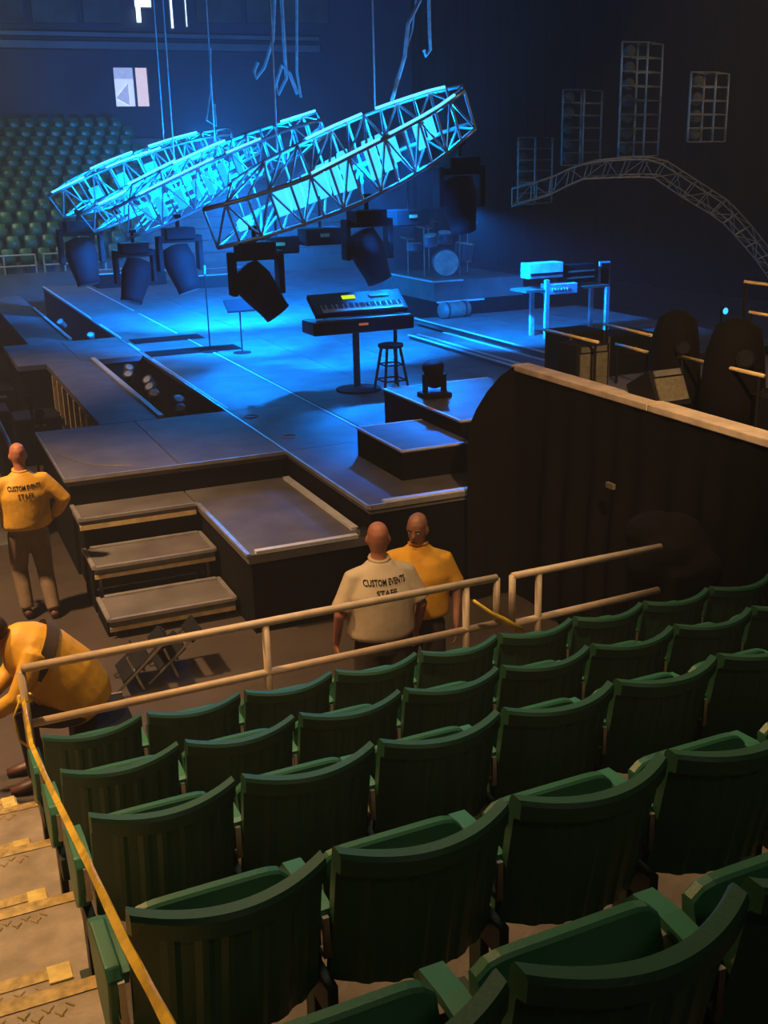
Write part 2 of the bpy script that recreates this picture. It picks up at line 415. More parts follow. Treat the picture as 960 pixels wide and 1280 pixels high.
# yellow barrier tape strung down the aisle ends
tp = [(38, 885, .30, 5.70), (45, 915, .27, 5.3)]
path = [Vector((.30, 5.69, 1.50)), Vector((.27, 4.95, 1.62)), Vector((.262, 4.0, 1.93)), Vector((.258, 2.79, 2.345)), Vector((.256, 2.12, 2.56)), Vector((.254, 1.63, 2.75)), Vector((.25, .9, 3.02)), Vector((.25, .35, 3.2))]
t = MB(); vs = []
fine = []
for a, b in zip(path, path[1:]):
    for q in range(8): fine.append(a.lerp(b, q/8))
fine.append(path[-1])
for i, p in enumerate(fine):
    a = math.sin(i*.55)*.9; wv = Vector((math.cos(a)*.6, 0, math.sin(a)*.4+.5)).normalized()*.011
    nn = Vector((-wv.z, 0, wv.x)).normalized()*.004
    vs += [p-wv-nn, p+wv-nn, p+wv+nn, p-wv+nn]
fs = []
for i in range(len(fine)-1):
    for j in range(4): fs.append((i*4+j, i*4+(j+1)%4, i*4+4+(j+1)%4, i*4+4+j))
fs += [(3,2,1,0), tuple(len(vs)-4+j for j in range(4))]
tape = empty('barrier_tape', path[0], 'yellow barrier tape twisted tight along the aisle ends of the seats', 'tape')
MB().add(vs, fs).build('tape_run', M['tape'], tape)
k = MB(); k.tube([(.31+.034*math.cos(q), RY+.034*math.sin(q), 1.50+.01*math.sin(3*q)) for q in [i*.5 for i in range(26)]], .012, 5)
k.build('knot', M['tape'], tape); 
MB().tube([(.28, RY-.02, 1.50), (.24, RY-.03, 1.42), (.25, RY-.03, 1.28), (.31, RY-.04, 1.20), (.33, RY-.03, 1.22)], .006, 5).build('loose_end', M['tape'], tape, smooth=True)
lt = MB(); a, b = at(594, 752, 5.62), at(652, 788, 5.62)
for q in (0, 1):
    lt.tube([a+Vector((0, .02*q, 0)), a.lerp(b, .35)+Vector((0, 0, -.012)), a.lerp(b, .62)+Vector((0, .01*q, -.008*q)), b], .010, 6, .022)
tag(lt.build('tape_tail', M['tape'], origin=b, smooth=True), 'twisted stub of orange yellow tape poking up at the railing gap', 'tape')

# ------------------------------------------------------------------ modular stage
def panel_deck(root, x0, x1, y0, y1, z, nx, ny, mt=None, th=.09):
    dx, dy = (x1-x0)/nx, (y1-y0)/ny
    proto = None
    for i in range(nx):
        for j in range(ny):
            loc = Vector((x0+(i+.5)*dx, y0+(j+.5)*dy, z-th/2))
            if proto is None:
                proto = MB().box((0,0,0), (dx-.010, dy-.010, th)).build('deck_panel', mt or M['deck'], root, world=False, bevel=.003); o = proto
            else:
                o = proto.copy(); COL.objects.link(o); o.parent = root
            o.location = loc-Vector(root.location)
def strip(root, a, b, wd=.05, h=.03, mt=None, name='edge_trim'):
    a, b = Vector(a), Vector(b); d = (b-a); c = (a+b)/2
    MB().box(c, (d.length, wd, h), math.atan2(d.y, d.x)).build(name, mt or M['alu'], root)
SX, SY = 3.83, 9.28
stage = empty('main_stage', (SX, SY, 0), 'large modular main stage deck washed in blue light', 'stage')
panel_deck(stage, SX, SX+1.2*8, SY, SY+2.44*10, 1.1, 8, 10)
YB = SY+24.4
MB().b6(SX+.04, SX+9.6, SY+.03, SY+.07, 0, 1.01).build('skirt', M['black'], stage)
MB().b6(SX+.03, SX+.07, SY+.03, YB, 0, 1.01).build('skirt', M['black'], stage)
MB().b6(SX+.1, SX+9.5, SY+.1, YB, .85, 1.005).build('substructure', M['black'], stage)
strip(stage, (SX-.012, SY, 1.085), (SX-.012, YB, 1.085), .024, .04)
strip(stage, (SX, SY-.012, 1.085), (SX+4, SY-.012, 1.085), .024, .05)
strip(stage, (SX+.16, SY+.035, 1.112), (SX+1.1, SY+.035, 1.112), .08, .026, M['edge'], 'white_edge_strip')
for y0, y1 in ((11.72, 19.2), (19.9, 21.3), (21.9, 25.6), (26.2, YB)):
    strip(stage, (SX+1.15, y0, 1.102), (SX+1.15, y1, 1.102), .035, .012, M['edge'], 'light_strip')
for y0, y1 in ((14.3, 19.0), (20.1, 21.1), (21.9, 24.2), (25.4, YB)):
    strip(stage, (SX+.03, y0, 1.102), (SX+.03, y1, 1.102), .04, .012, M['edge'], 'light_strip')
# thrust platform
thr = empty('thrust_platform', (1.34, 11.71, 0), 'bare square stage platform above the portable steps', 'platform')
panel_deck(thr, 1.34, SX-.02, 11.71, 14.2, 1.1, 2, 1)
MB().b6(1.37, SX-.05, 11.74, 14.17, 0, 1.0).build('skirt', M['black'], thr)
strip(thr, (1.34, 11.70, 1.085), (SX-.02, 11.70, 1.085), .02, .04); strip(thr, (1.33, 11.70, 1.085), (1.33, 14.2, 1.085), .02, .04)
arc = MB(); arc.tube([atz(*p, 1.103) for p in ((72, 568), (85, 573), (100, 578), (118, 581), (135, 582), (165, 582))], .005, 4)
arc.build('chalk_arc', M['grey'], thr)
# catwalk along the front of the stage with lit slat grille
cw = empty('front_catwalk', (1.65, 14.2, 0), 'narrow grey catwalk running along the pit in front of stage', 'platform')
panel_deck(cw, 2.13, 2.97, 14.21, 19.5, 1.1, 1, 2); panel_deck(cw, 1.66, SX-.03, 19.51, 22.1, 1.1, 2, 1); panel_deck(cw, 2.13, 2.97, 22.11, 29.0, 1.1, 1, 3)
panel_deck(cw, .4, 2.97, 29.01, 31.4, 1.1, 2, 1)
MB().b6(2.30, 2.95, 14.25, 19.5, 0, 1.0).build('skirt', M['black'], cw)
MB().b6(1.72, SX-.1, 19.55, 22.1, 0, 1.0).build('skirt', M['black'], cw); MB().b6(2.18, 2.95, 22.1, 29, 0, 1.0).build('skirt', M['black'], cw)
MB().b6(.45, 2.95, 29.05, 31.4, 0, 1.0).build('skirt', M['black'], cw)
strip(cw, (2.94, 14.25, 1.115), (2.94, 19.6, 1.115), .07, .035, M['edge'], 'white_edge_strip')
strip(cw, (2.94, 22.2, 1.115), (2.94, 28.2, 1.115), .07, .035, M['edge'], 'white_edge_strip')
for i in range(8):
    y = 14.75+i*.58
    MB().b6(2.13, 2.27, y, y+.10, .40, 1.0).build('grille_slat', M['gold'], cw)
# loading platform (L shape) and two portable steps
lp = empty('landing_platform', (1.36, 9.27, 0), 'low grey landing platform with white edge strips beside the steps', 'platform')
panel_deck(lp, 2.60, 3.80, 9.27, 11.70, .8, 1, 1); panel_deck(lp, 1.36, 2.59, 11.12, 11.70, .8, 1, 1)
MB().b6(2.64, 3.77, 9.31, 11.69, 0, .70).build('skirt', M['black'], lp); MB().b6(1.4, 2.63, 11.2, 11.69, 0, .70).build('skirt', M['black'], lp)
strip(lp, (3.76, 9.5, .815), (3.76, 11.6, .815), .07, .035, M['edge'], 'white_edge_strip')
strip(lp, (2.68, 9.30, .815), (3.70, 9.30, .815), .07, .035, M['edge'], 'white_edge_strip')
strip(lp, (2.605, 9.27, .80), (2.605, 11.1, .80), .04, .03); strip(lp, (1.36, 11.13, .80), (2.6, 11.13, .80), .04, .03); strip(lp, (1.37, 11.12, .80), (1.37, 11.7, .80), .04, .03)
strip(lp, (1.36, 11.13, .715), (2.58, 11.13, .715), .03, .05, M['gold'])
MB().box((3.77, 9.32, .84), (.10, .10, .06)).build('corner_clamp', M['chrome'], lp)
def portable_step(label, x0, x1, y0, y1, z):
    s = empty('portable_step', (x0, y0, 0), label, 'step', 'portable metal stage steps')
    MB().b6(x0+.02, x1-.02, y0+.02, y1-.02, z-.05, z-.006).build('tread', M['deck'], s)
    strip(s, (x0, y0, z-.01), (x1, y0, z-.01), .045, .03, M['alu'], 'front_edge'); strip(s, (x0+.06, y1-.03, z), (x1-.03, y1-.03, z), .055, .03, M['alu'], 'back_edge')
    strip(s, (x0, y0, z-.01), (x0, y1, z-.01), .04, .03, M['alu'], 'side_edge'); strip(s, (x1, y0, z-.01), (x1, y1, z-.01), .04, .03, M['alu'], 'side_edge')
    MB().b6(x0, x1, y0, y0+.03, z-.13, z-.09).build('front_rail', M['gold'], s); MB().b6(x0, x1, y0+.012, y0+.025, z-.10, z-.03).build('fascia', M['grey'], s)
    for x in (x0+.06, x1-.06):
        for y in (y0+.1, y1-.08):
            MB().tube([(x, y, 0), (x, y, z-.05)], .02, 8).build('leg', M['grey'], s)
    MB().b6(x0-.015, x0, y0+.06, y1, 0, z-.06).build('side_skirt', M['black'], s)
portable_step('lower portable metal stage step nearest the railing', 1.37, 2.59, 9.80, 10.43, .20)
portable_step('upper portable metal stage step under the landing platform', 1.37, 2.59, 10.47, 11.10, .50)

# ------------------------------------------------------------------ things on the stage
def crate(name, label, cat, x0, x1, y0, y1, z0, z1, top, side, trim):
    r = empty(name, ((x0+x1)/2, (y0+y1)/2, z0), label, cat)
    MB().b6(x0, x1, y0, y1, z0, z1-.03).build('body', side, r); MB().b6(x0, x1, y0, y1, z1-.03, z1).build('top', top, r)
    for a, b in (((x0,y0),(x1,y0)), ((x0,y0),(x0,y1)), ((x0,y1),(x1,y1))): strip(r, a+(z1-.004,), b+(z1-.004,), .03, .02, trim)
    return r
crate('step_box', 'low black step box with pale edges near the stage corner', 'box', 4.47, 5.27, 9.92, 11.12, 1.1, 1.42, M['deck'], M['black'], M['edge'])
crate('deck_riser', 'black skirted riser holding a floor light beside the drape', 'riser', 5.30, 6.75, 10.22, 12.25, 1.1, 1.58, M['deck'], M['black'], M['edge'])
# floor light on the riser
fl = empty('floor_light', (5.62, 11.5, 1.58), 'small dark floor light with tilted head on the riser', 'stage light')
MB().box((5.62, 11.5, 1.61), (.34, .26, .06)).build('base', M['lamp'], fl, bevel=.01)
MB().box((5.50, 11.5, 1.74), (.03, .10, .22)).box((5.74, 11.5, 1.74), (.03, .10, .22)).build('yoke', M['lamp'], fl)
MB().lathe([(-.16,.05),(-.12,.10),(.05,.115),(.13,.13),(.15,.12)], (5.62, 11.5, 1.84), (-.25, -.3, .75), 14).build('head', M['lamp'], fl, smooth=True)
MB().lathe([(.14,.11),(.15,.02)], (5.62, 11.5, 1.84), (-.25, -.3, .75), 14).build('lens', M['gloss'], fl)

def keyboard(label, y, x0, x1, zk):
    k = empty('keyboard_rig', ((x0+x1)/2, y+.1, 1.1), label, 'keyboard')
    # lower keyboard, upper keyboard
    MB().b6(x0+.0, x1+.0, y-.12, y+.38, zk-.32, zk-.13).build('lower_keyboard', M['gloss'], k, bevel=.02)
    MB().b6(x0+.08, x1-.05, y-.14, y-.02, zk-.135, zk-.11).build('lower_front_rail', M['grey'], k)
    RX = Matrix.Rotation(math.radians(34), 3, 'X'); cen = Vector(((x0+x1)/2+.04, y+.22, zk+.05)); KL = Vector(k.location)
    up = MB().box(cen, (x1-x0-.12, .44, .08), mx=RX).build('upper_keyboard', M['gloss'], k, bevel=.012)
    for xx in (x0+.3, x1-.25): MB().tube([(xx, y+.25, zk-.14), (xx, y+.3, zk+.05)], .02, 6).build('tier_bracket', M['lamp'], k)
    n = 52; kx0, kx1 = x0+.21, x1-.09; dw = (kx1-kx0)/n
    pr = pb = None
    for i in range(n):
        if pr is None:
            pr = MB().box((0,0,0), (dw*.9, .15, .02), mx=RX).build('white_key', M['key'], up, world=False); o = pr
        else: o = pr.copy(); COL.objects.link(o); o.parent = up
        o.location = Vector((kx0+(i+.5)*dw, cen.y, cen.z))+RX @ Vector((0, -.125, .048))-KL
        if i % 7 in (0, 1, 3, 4, 5) and i < n-1:
            if pb is None: pb = MB().box((0,0,0), (dw*.5, .09, .02), mx=RX).build('black_key', M['ink'], up, world=False); b = pb
            else: b = pb.copy(); COL.objects.link(b); b.parent = up
            b.location = Vector((kx0+(i+1)*dw, cen.y, cen.z))+RX @ Vector((0, -.095, .060))-KL
    MB().box(cen+RX @ Vector((-.12, .10, .045)), (.20, .07, .012), mx=RX).build('display', M['lcd'], k)
    MB().box(cen+RX @ Vector((.35, .10, .045)), (.30, .06, .012), mx=RX).build('button_row', M['grey'], k)
    MB().b6(x0+.68, x0+.82, y-.128, y-.12, zk-.215, zk-.185).build('badge', M['red'], k)
    MB().tube([(5.90, y+.12, 1.14), (5.90, y+.12, zk-.30)], .05, 12).build('pedestal', M['grey'], k, smooth=True)
    MB().lathe([(0,.33),(.03,.33),(.06,.10),(.07,.06)], (5.92, y+.12, 1.1), (0,0,1), 16).build('base', M['lamp'], k)
    MB().tube([(x1-.12, y+.3, 1.1), (x1-.12, y+.3, zk-.3)], .03, 8).build('rear_leg', M['lamp'], k)
    return k
keyboard('two tier black keyboard with a green display on a pedestal stand', 14.5, 5.18, 6.72, 2.28)
sx, sy = 6.28, 14.25
sl = empty('stool', (sx, sy, 1.1), 'dark wooden bar stool tucked under the keyboard stand', 'stool')
MB().lathe([(0,.17),(.02,.185),(.05,.18),(.06,.14)], (sx, sy, 1.74), (0,0,1), 18).build('seat', M['dark'], sl, smooth=True)
for a in (45, 135, 225, 315):
    c, s = math.cos(math.radians(a)), math.sin(math.radians(a))
    MB().tube([(sx+c*.27, sy+s*.27, 1.1), (sx+c*.14, sy+s*.14, 1.75)], .02, 8, .022).build('leg', M['dark'], sl)
for z, rr in ((1.28, .235), (1.5, .19)):
    q = [(sx+math.cos(math.radians(a))*rr, sy+math.sin(math.radians(a))*rr, z) for a in (45, 135, 225, 315, 45)]
    for a, b in zip(q, q[1:]): MB().tube([a, b], .012, 6).build('rung', M['dark'], sl)
# microphone stand and lyric stand
mp = atz(263, 440, 1.1)
ms = empty('microphone_stand', mp, 'thin straight microphone stand on the centre stage line', 'microphone stand')
MB().lathe([(0,.14),(.015,.14),(.03,.03)], mp, (0,0,1), 14).build('base', M['lamp'], ms)
MB().tube([mp, mp+Vector((0,0,1.36))], .013, 8).build('pole', M['lamp'], ms)
MB().tube([mp+Vector((0,0,1.36)), mp+Vector((.02,.06,1.46)), mp+Vector((.03,.1,1.5))], .018, 8, .026).build('microphone', M['grey'], ms)
lp_ = atz(303, 441, 1.1)
ls = empty('lyric_stand', lp_, 'slim stand carrying a flat black screen beside the microphone', 'music stand')
MB().lathe([(0,.16),(.015,.16),(.03,.03)], lp_, (0,0,1), 14).build('base', M['lamp'], ls)
MB().tube([lp_, lp_+Vector((0,0,.75))], .014, 8).build('pole', M['lamp'], ls)
MB().box(lp_+Vector((0,0,.83)), (.50, .30, .04), mx=Matrix.Rotation(math.radians(35), 3, 'X')).build('screen', M['gloss'], ls)
# raised upstage deck
ud = empty('upstage_deck', (8.65, 14, 1.1), 'low upstage deck with bright metal step edges behind the keyboards', 'platform')
panel_deck(ud, 9.45, 13.3, 13.9, 20.2, 1.24, 3, 3); panel_deck(ud, 8.62, 9.43, 13.9, 18.7, 1.16, 1, 2, th=.05)
MB().b6(9.5, 13.3, 13.95, 20.15, 1.1, 1.16).build('support', M['black'], ud)
for x, z, y0, y1 in ((8.62, 1.17, 13.9, 18.7), (8.80, 1.17, 13.9, 18.7), (9.45, 1.25, 13.9, 20.2), (9.30, 1.17, 13.9, 18.6)):
    strip(ud, (x, y0, z), (x, y1, z), .04, .02, M['edge'])
# drum riser with two tiers and a drum kit
dr = empty('drum_riser', (10.1, 20.5, 1.1), 'two tier dark riser with white edges under the drum kit', 'riser')
MB().b6(10.06, 12.6, 20.42, 23.4, 1.1, 1.50).build('lower_tier', M['black'], dr); MB().b6(10.08, 12.2, 20.6, 23.2, 1.5, 1.9).build('upper_tier', M['deck'], dr)
strip(dr, (10.06, 20.42, 1.50), (11.15, 20.42, 1.50), .06, .03, M['edge']); strip(dr, (10.08, 20.6, 1.90), (10.75, 20.6, 1.90), .06, .03, M['edge']); strip(dr, (10.08, 20.6, 1.90), (10.08, 23.2, 1.90), .06, .03, M['edge'])
dk = empty('drum_kit', (10.9, 21.8, 1.9), 'dim drum kit with cymbals standing on the two tier riser', 'drum kit')
drumm = mat('drum_shell', (.10, .14, .2), .3, .3, .2, 5)
def drum(c, r, h, ax, nm='drum'):
    d = MB().lathe([(-h/2,r),(-h/2+.02,r+.01),(-h/2+.04,r),(h/2-.04,r),(h/2-.02,r+.01),(h/2,r)], c, ax, 20).build(nm, drumm, dk, smooth=False)
    MB().lathe([(h/2,r*.97),(h/2+.006,r*.97)], c, ax, 20).build('drum_head', M['white'], d)
drum((10.9, 21.7, 2.18), .28, .40, (-.4,-1,0), 'bass_drum'); drum((10.6, 21.8, 2.65), .15, .22, (-.2,-.2,1)); drum((11.0, 21.9, 2.68), .16, .24, (0,-.2,1))
drum((11.45, 21.9, 2.35), .2, .38, (.1,-.1,1), 'floor_tom'); drum((10.4, 22.2, 2.5), .17, .15, (0,0,1), 'snare')
for x, y, z, r in ((10.35, 21.6, 2.95, .22), (10.8, 22.3, 3.05, .25), (11.2, 21.6, 2.98, .22), (11.6, 22.0, 3.0, .24), (10.2, 22.1, 2.7, .17)):
    c = MB().lathe([(0,r),(.012,r*.9),(.03,.05),(.045,.03)], (x,y,z), (.1,-.15,1), 18).build('cymbal', M['chrome'], dk, smooth=True)
    MB().tube([(x,y,1.9),(x,y,z)], .012, 6).build('cymbal_stand', M['chrome'], dk)
# white rolled bundle on the floor before the riser
rb = empty('rolled_bundle', (10.4, 19.5, 1.1), 'pale rolled bundle lying at the foot of the drum riser', 'bundle')
c = atz(568, 392, 1.32); rb.location = (c.x, c.y, 1.24)
MB().lathe([(-.34,.02),(-.33,.13),(-.30,.16),(.30,.16),(.33,.13),(.34,.02)], (c.x, c.y, 1.40), (1,.1,0), 16).build('roll', M['grey'], rb, smooth=True)
for q in (-.2, .2): MB().lathe([(-.02,.167),(.02,.167)], (c.x+q, c.y+q*.1, 1.40), (1,.1,0), 16).build('strap', M['ink'], rb)
# far risers
crate('keyboard_riser', 'wide low riser with pale front edge at the far stage end', 'riser', 5.15, 7.1, 32.0, 33.5, 1.1, 1.5, M['deck'], M['black'], M['edge'])
crate('monitor_plinth', 'dark plinth beside the far riser under the hanging lamps', 'riser', 7.6, 9.6, 30.2, 32.2, 1.1, 1.45, M['deck'], M['black'], M['edge'])
# dark strips laid on the deck to paint in the truss shadows
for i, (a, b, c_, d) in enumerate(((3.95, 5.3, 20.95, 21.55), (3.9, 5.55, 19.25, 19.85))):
    tag(MB().b6(a, b, c_, d, 1.1, 1.112).build('truss_shadow_strip', M['black'], origin=((a+b)/2, (c_+d)/2, 1.1)), 'dark strip painting a truss shadow across the stage, %s the microphone stand' % ('farther behind' if i == 0 else 'just left of'), 'mat')  # no real mat, the strip stands in for a truss shadow
# tape marks
for i, (px, py) in enumerate(((362, 546), (314, 521))):
    p = atz(px, py, 1.101); q = MB(); q.tube([p+Vector((.09*math.cos(a), .09*math.sin(a), .003)) for a in [j*math.pi/6 for j in range(13)]], .008, 4)
    tag(q.build('tape_mark', M['edge'], origin=p), 'small pale ring mark on the deck, %s' % ('nearer the step box' if i == 0 else 'nearer the catwalk'), 'floor mark')

# pit footlights between catwalk and stage
for i in range(9):
    y = 14.9+i*.62 if i < 7 else 23.0+(i-7)*2.6
    x = 3.35+.12*math.sin(i*2.1)
    r = empty('pit_light', (x, y, 0), 'small pit footlight on a short stand, %s along the pit from the thrust' % ORD[i], 'stage light', 'pit footlights')
    ax = Vector((-.25+.4*math.sin(i*1.3), -.5, .75)).normalized(); c = Vector((x, y, 1.0))
    MB().tube([(x, y, .02), (x, y, .84)], .025, 8).build('stand', M['lamp'], r); MB().lathe([(0,.16),(.03,.16)], (x, y, 0), (0,0,1), 12).build('base', M['lamp'], r)
    hd = MB().lathe([(-.12,.04),(-.10,.07),(.06,.08),(.09,.09)], c, ax, 12).build('head', M['grey'], r, smooth=True)
    MB().lathe([(.088,.06),(.095,.06)], c, ax, 12).build('lens', M['white'], hd)

# ------------------------------------------------------------------ hanging curved trusses with lamps
def lerp_poly(P, t):
    n = len(P)-1; f = min(max(t*n, 0), n-1e-6); i = int(f); return P[i].lerp(P[i+1], f-i)
def resample(pts, n):
    P = [Vector(p) for p in pts]; L = [0]
    for a, b in zip(P, P[1:]): L.append(L[-1]+(b-a).length)
    out = []
    for k in range(n+1):
        s = L[-1]*k/n; i = 0
        while i < len(P)-2 and L[i+1] < s: i += 1
        out.append(P[i].lerp(P[i+1], (s-L[i])/(L[i+1]-L[i])))
    return out
def truss(name, label, cat, FT, BT, FB, N, mt, r=.028, group=None, BB=None, braces=True):
    FT, BT, FB = resample(FT, N), resample(BT, N), resample(FB, N)
    BB = resample(BB, N) if BB else [FB[i]+(BT[i]-FT[i]) for i in range(N+1)]
    root = empty(name, FB[N//2], label, cat, group)
    for ch in (FT, BT, FB, BB): MB().tube(ch, r, 8).build('chord', mt, root, smooth=True)
    for i in range(N+1):
        for a, b in ((FT, BT), (BT, BB), (BB, FB), (FB, FT)):
            MB().tube([a[i], b[i]], r*.6, 5).build('strut', mt, root)
    for i in range(N if braces else 0):
        for q, (a, b) in enumerate(((FT, FB), (BT, FT), (BB, FB))):
            s, e = (a[i], b[i+1]) if (i+q) % 2 else (b[i], a[i+1])
            MB().tube([s, e], r*.55, 5).build('brace', mt, root)
    return root, FT, BT, FB, BB
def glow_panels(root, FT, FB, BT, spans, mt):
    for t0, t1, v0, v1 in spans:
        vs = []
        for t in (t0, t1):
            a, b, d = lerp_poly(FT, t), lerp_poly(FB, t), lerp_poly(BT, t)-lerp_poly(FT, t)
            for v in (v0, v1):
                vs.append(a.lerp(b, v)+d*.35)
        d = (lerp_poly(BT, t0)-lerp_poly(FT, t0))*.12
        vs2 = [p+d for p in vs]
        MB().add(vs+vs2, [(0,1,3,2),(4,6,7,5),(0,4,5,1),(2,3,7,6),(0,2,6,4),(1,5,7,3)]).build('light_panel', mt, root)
# nearest truss
def px(pts, Ys):
    return [at(x, y, Y) for (x, y), Y in zip(pts, Ys)]
FT = px([(254,262),(303,250),(379,225),(446,191),(493,167),(541,141),(580,113)], [15.7,15.6,15.5,15.5,15.55,15.65,15.8])
BT = px([(290,228),(325,205),(406,165),(462,141),(500,128),(540,115),(578,107)], [16.6]*7)
FB = px([(272,310),(320,299),(385,279),(446,256),(500,229),(550,199),(594,161)], [15.9,15.8,15.7,15.7,15.75,15.85,16.0])
T1 = truss('lighting_truss', 'nearest tilted curved lighting truss glowing cyan above the keyboards', 'truss', FT, BT, FB, 14, M['truss'], .034, 'hanging lighting trusses')
glow_panels(T1[0], T1[1], T1[3], T1[2], [(.045,.085,.72,.97),(.19,.235,.35,.95),(.245,.29,.3,.92),(.30,.335,.28,.9),(.345,.385,.22,.9),(.395,.435,.2,.92),(.445,.485,.15,.95),(.545,.59,.15,.95),(.60,.635,.15,.9),(.645,.675,.2,.8),(.75,.79,.25,.8),(.80,.84,.25,.7)], M['glow2'])
# middle truss
FT = px([(140,262),(200,232),(260,203),(320,178),(370,158),(402,150)], [20.6,20.5,20.4,20.4,20.5,20.7])
BT = px([(165,232),(215,207),(270,182),(320,164),(365,150),(396,140)], [21.6]*6)
FB = px([(160,298),(215,278),(270,250),(325,222),(375,195),(408,168)], [20.9,20.8,20.7,20.7,20.8,20.9])
T2 = truss('lighting_truss', 'middle tilted lighting truss glowing cyan behind the nearest one', 'truss', FT, BT, FB, 13, M['truss'], .03, 'hanging lighting trusses')
glow_panels(T2[0], T2[1], T2[3], T2[2], [(.07,.10,.5,.9),(.13,.16,.4,.95),(.22,.26,.45,.95),(.31,.34,.4,.9),(.37,.40,.35,.95),(.45,.48,.3,.95),(.53,.56,.2,.8)], M['glow'])
# farthest truss
FT = px([(60,245),(110,221),(160,200),(210,184),(255,172),(288,168)], [25.0]*6)
BT = px([(85,226),(130,205),(175,188),(215,175),(255,165),(286,160)], [26.0]*6)
FB = px([(80,272),(130,262),(180,244),(225,225),(265,205),(296,186)], [25.3]*6)
T3 = truss('lighting_truss', 'farthest tilted lighting truss at the left, before the far seats', 'truss', FT, BT, FB, 12, M['truss'], .032, 'hanging lighting trusses')
glow_panels(T3[0], T3[1], T3[3], T3[2], [(.15,.2,.4,.8),(.32,.36,.3,.9),(.48,.53,.3,.8)], M['glow'])
# one more cross truss linking middle and far
FT = px([(100,268),(150,245),(205,214),(250,196),(290,182),(318,170)], [22.8]*6)
BT = px([(120,252),(165,230),(215,204),(255,188),(292,175),(316,163)], [23.6]*6)
FB = px([(118,290),(165,272),(215,246),(258,226),(298,206),(326,190)], [23.0]*6)
T4 = truss('lighting_truss', 'tilted lighting truss between the middle and the farthest truss', 'truss', FT, BT, FB, 12, M['truss'], .03, 'hanging lighting trusses')
glow_panels(T4[0], T4[1], T4[3], T4[2], [(.15,.2,.5,.9),(.33,.38,.4,.8),(.52,.57,.4,.8)], M['glow'])
# bright tube strips lying on the trusses
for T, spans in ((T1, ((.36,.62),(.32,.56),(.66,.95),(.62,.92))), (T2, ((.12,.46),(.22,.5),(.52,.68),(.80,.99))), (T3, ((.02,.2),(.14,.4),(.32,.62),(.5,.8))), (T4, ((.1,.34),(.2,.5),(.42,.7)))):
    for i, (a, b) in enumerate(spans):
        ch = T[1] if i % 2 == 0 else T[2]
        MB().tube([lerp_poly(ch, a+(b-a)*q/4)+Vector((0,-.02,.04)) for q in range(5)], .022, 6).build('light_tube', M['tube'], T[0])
# lamps inside the trusses really light the metal
for i, (T, ts, e) in enumerate(((T1, (.12, .38, .62, .88), 100), (T2, (.12, .35, .6, .88), 190), (T3, (.15, .45, .8), 210), (T4, (.2, .55, .85), 160))):
    for t in ts:
        c = (lerp_poly(T[1], t)+lerp_poly(T[2], t)+lerp_poly(T[3], t)+lerp_poly(T[4], t))/4
        light('truss_lamp', 'POINT', c, e, CYAN, None, .08)

def moving_light(label, top, ax, s=1.0):
    top = Vector(top); r = empty('moving_light', top, label, 'stage light', 'moving lights under the trusses')
    MB().box(top-Vector((0,0,.08*s)), (.42*s, .36*s, .16*s)).build('base', M['lamp'], r, bevel=.02)
    MB().tube([top-Vector((0,0,.02)), top+Vector((0,0,.22))], .03*s, 8).box(top+Vector((0,0,.2)), (.12, .16, .06)).build('clamp', M['lamp'], r)
    c = top-Vector((0,0,.52*s)); a = Vector(ax).normalized(); sd = Vector((1,0,0))
    for q in (-1, 1):
        MB().box(top+Vector((q*.29*s, 0, -.36*s)), (.07*s, .20*s, .50*s)).build('yoke_arm', M['lamp'], r, bevel=.02)
    MB().box(top-Vector((0,0,.17*s)), (.64*s, .22*s, .08*s)).build('yoke', M['lamp'], r, bevel=.02)
    MB().lathe([(-.28*s,.08*s),(-.25*s,.19*s),(-.05*s,.23*s),(.1*s,.21*s),(.32*s,.17*s),(.40*s,.165*s)], c, a, 18).build('head', M['lamp'], r, smooth=True)
    MB().lathe([(.40*s,.15*s),(.41*s,.03*s)], c, a, 18).build('lens', M['gloss'], r)
moving_light('large black moving light hanging lowest under the left end of nearest truss', at(318, 302, 15.9), (.55, -.15, -.8), 1.25)
moving_light('black moving light hanging right above the keyboard display', at(458, 262, 15.9), (.35, -.1, -.9), 1.2)
moving_light('black moving light under the high right end of nearest truss', at(574, 196, 16.1), (.2, .1, -1), 1.25)
moving_light('black moving light hanging behind the low end of nearest truss', at(222, 284, 20.8), (.2, -.2, -.9), 1.3)
moving_light('black moving light hanging under the left tip of farthest truss', at(98, 276, 25.3), (.1, -.2, -.9), 1.5)
moving_light('black moving light hanging low under the middle truss', at(166, 303, 20.9), (-.3, -.2, -.9), 1.2)
# PA box behind nearest truss
for i, (x, y, Y, lab) in enumerate(((510, 262, 17.0, 'black box lamp tucked behind the bright panels of nearest truss'), (400, 285, 16.5, 'black box lamp hanging behind the nearest truss, left of the keyboard'), (345, 296, 16.7, 'black ballast box under the nearest truss beside its lowest lamp'))):
    c = at(x, y, Y); r = empty('ballast_box', c, lab, 'ballast box', 'ballast boxes')
    MB().box(c-Vector((0,0,.12)), (.62, .4, .26)).build('case', M['lamp'], r, bevel=.02)
    MB().box(c+Vector((0,-.21,-.1)), (.14, .02, .05)).build('label_plate', M['gold'], r)
    MB().tube([c, c+Vector((0,0,.5))], .02, 6).build('hanger', M['lamp'], r)

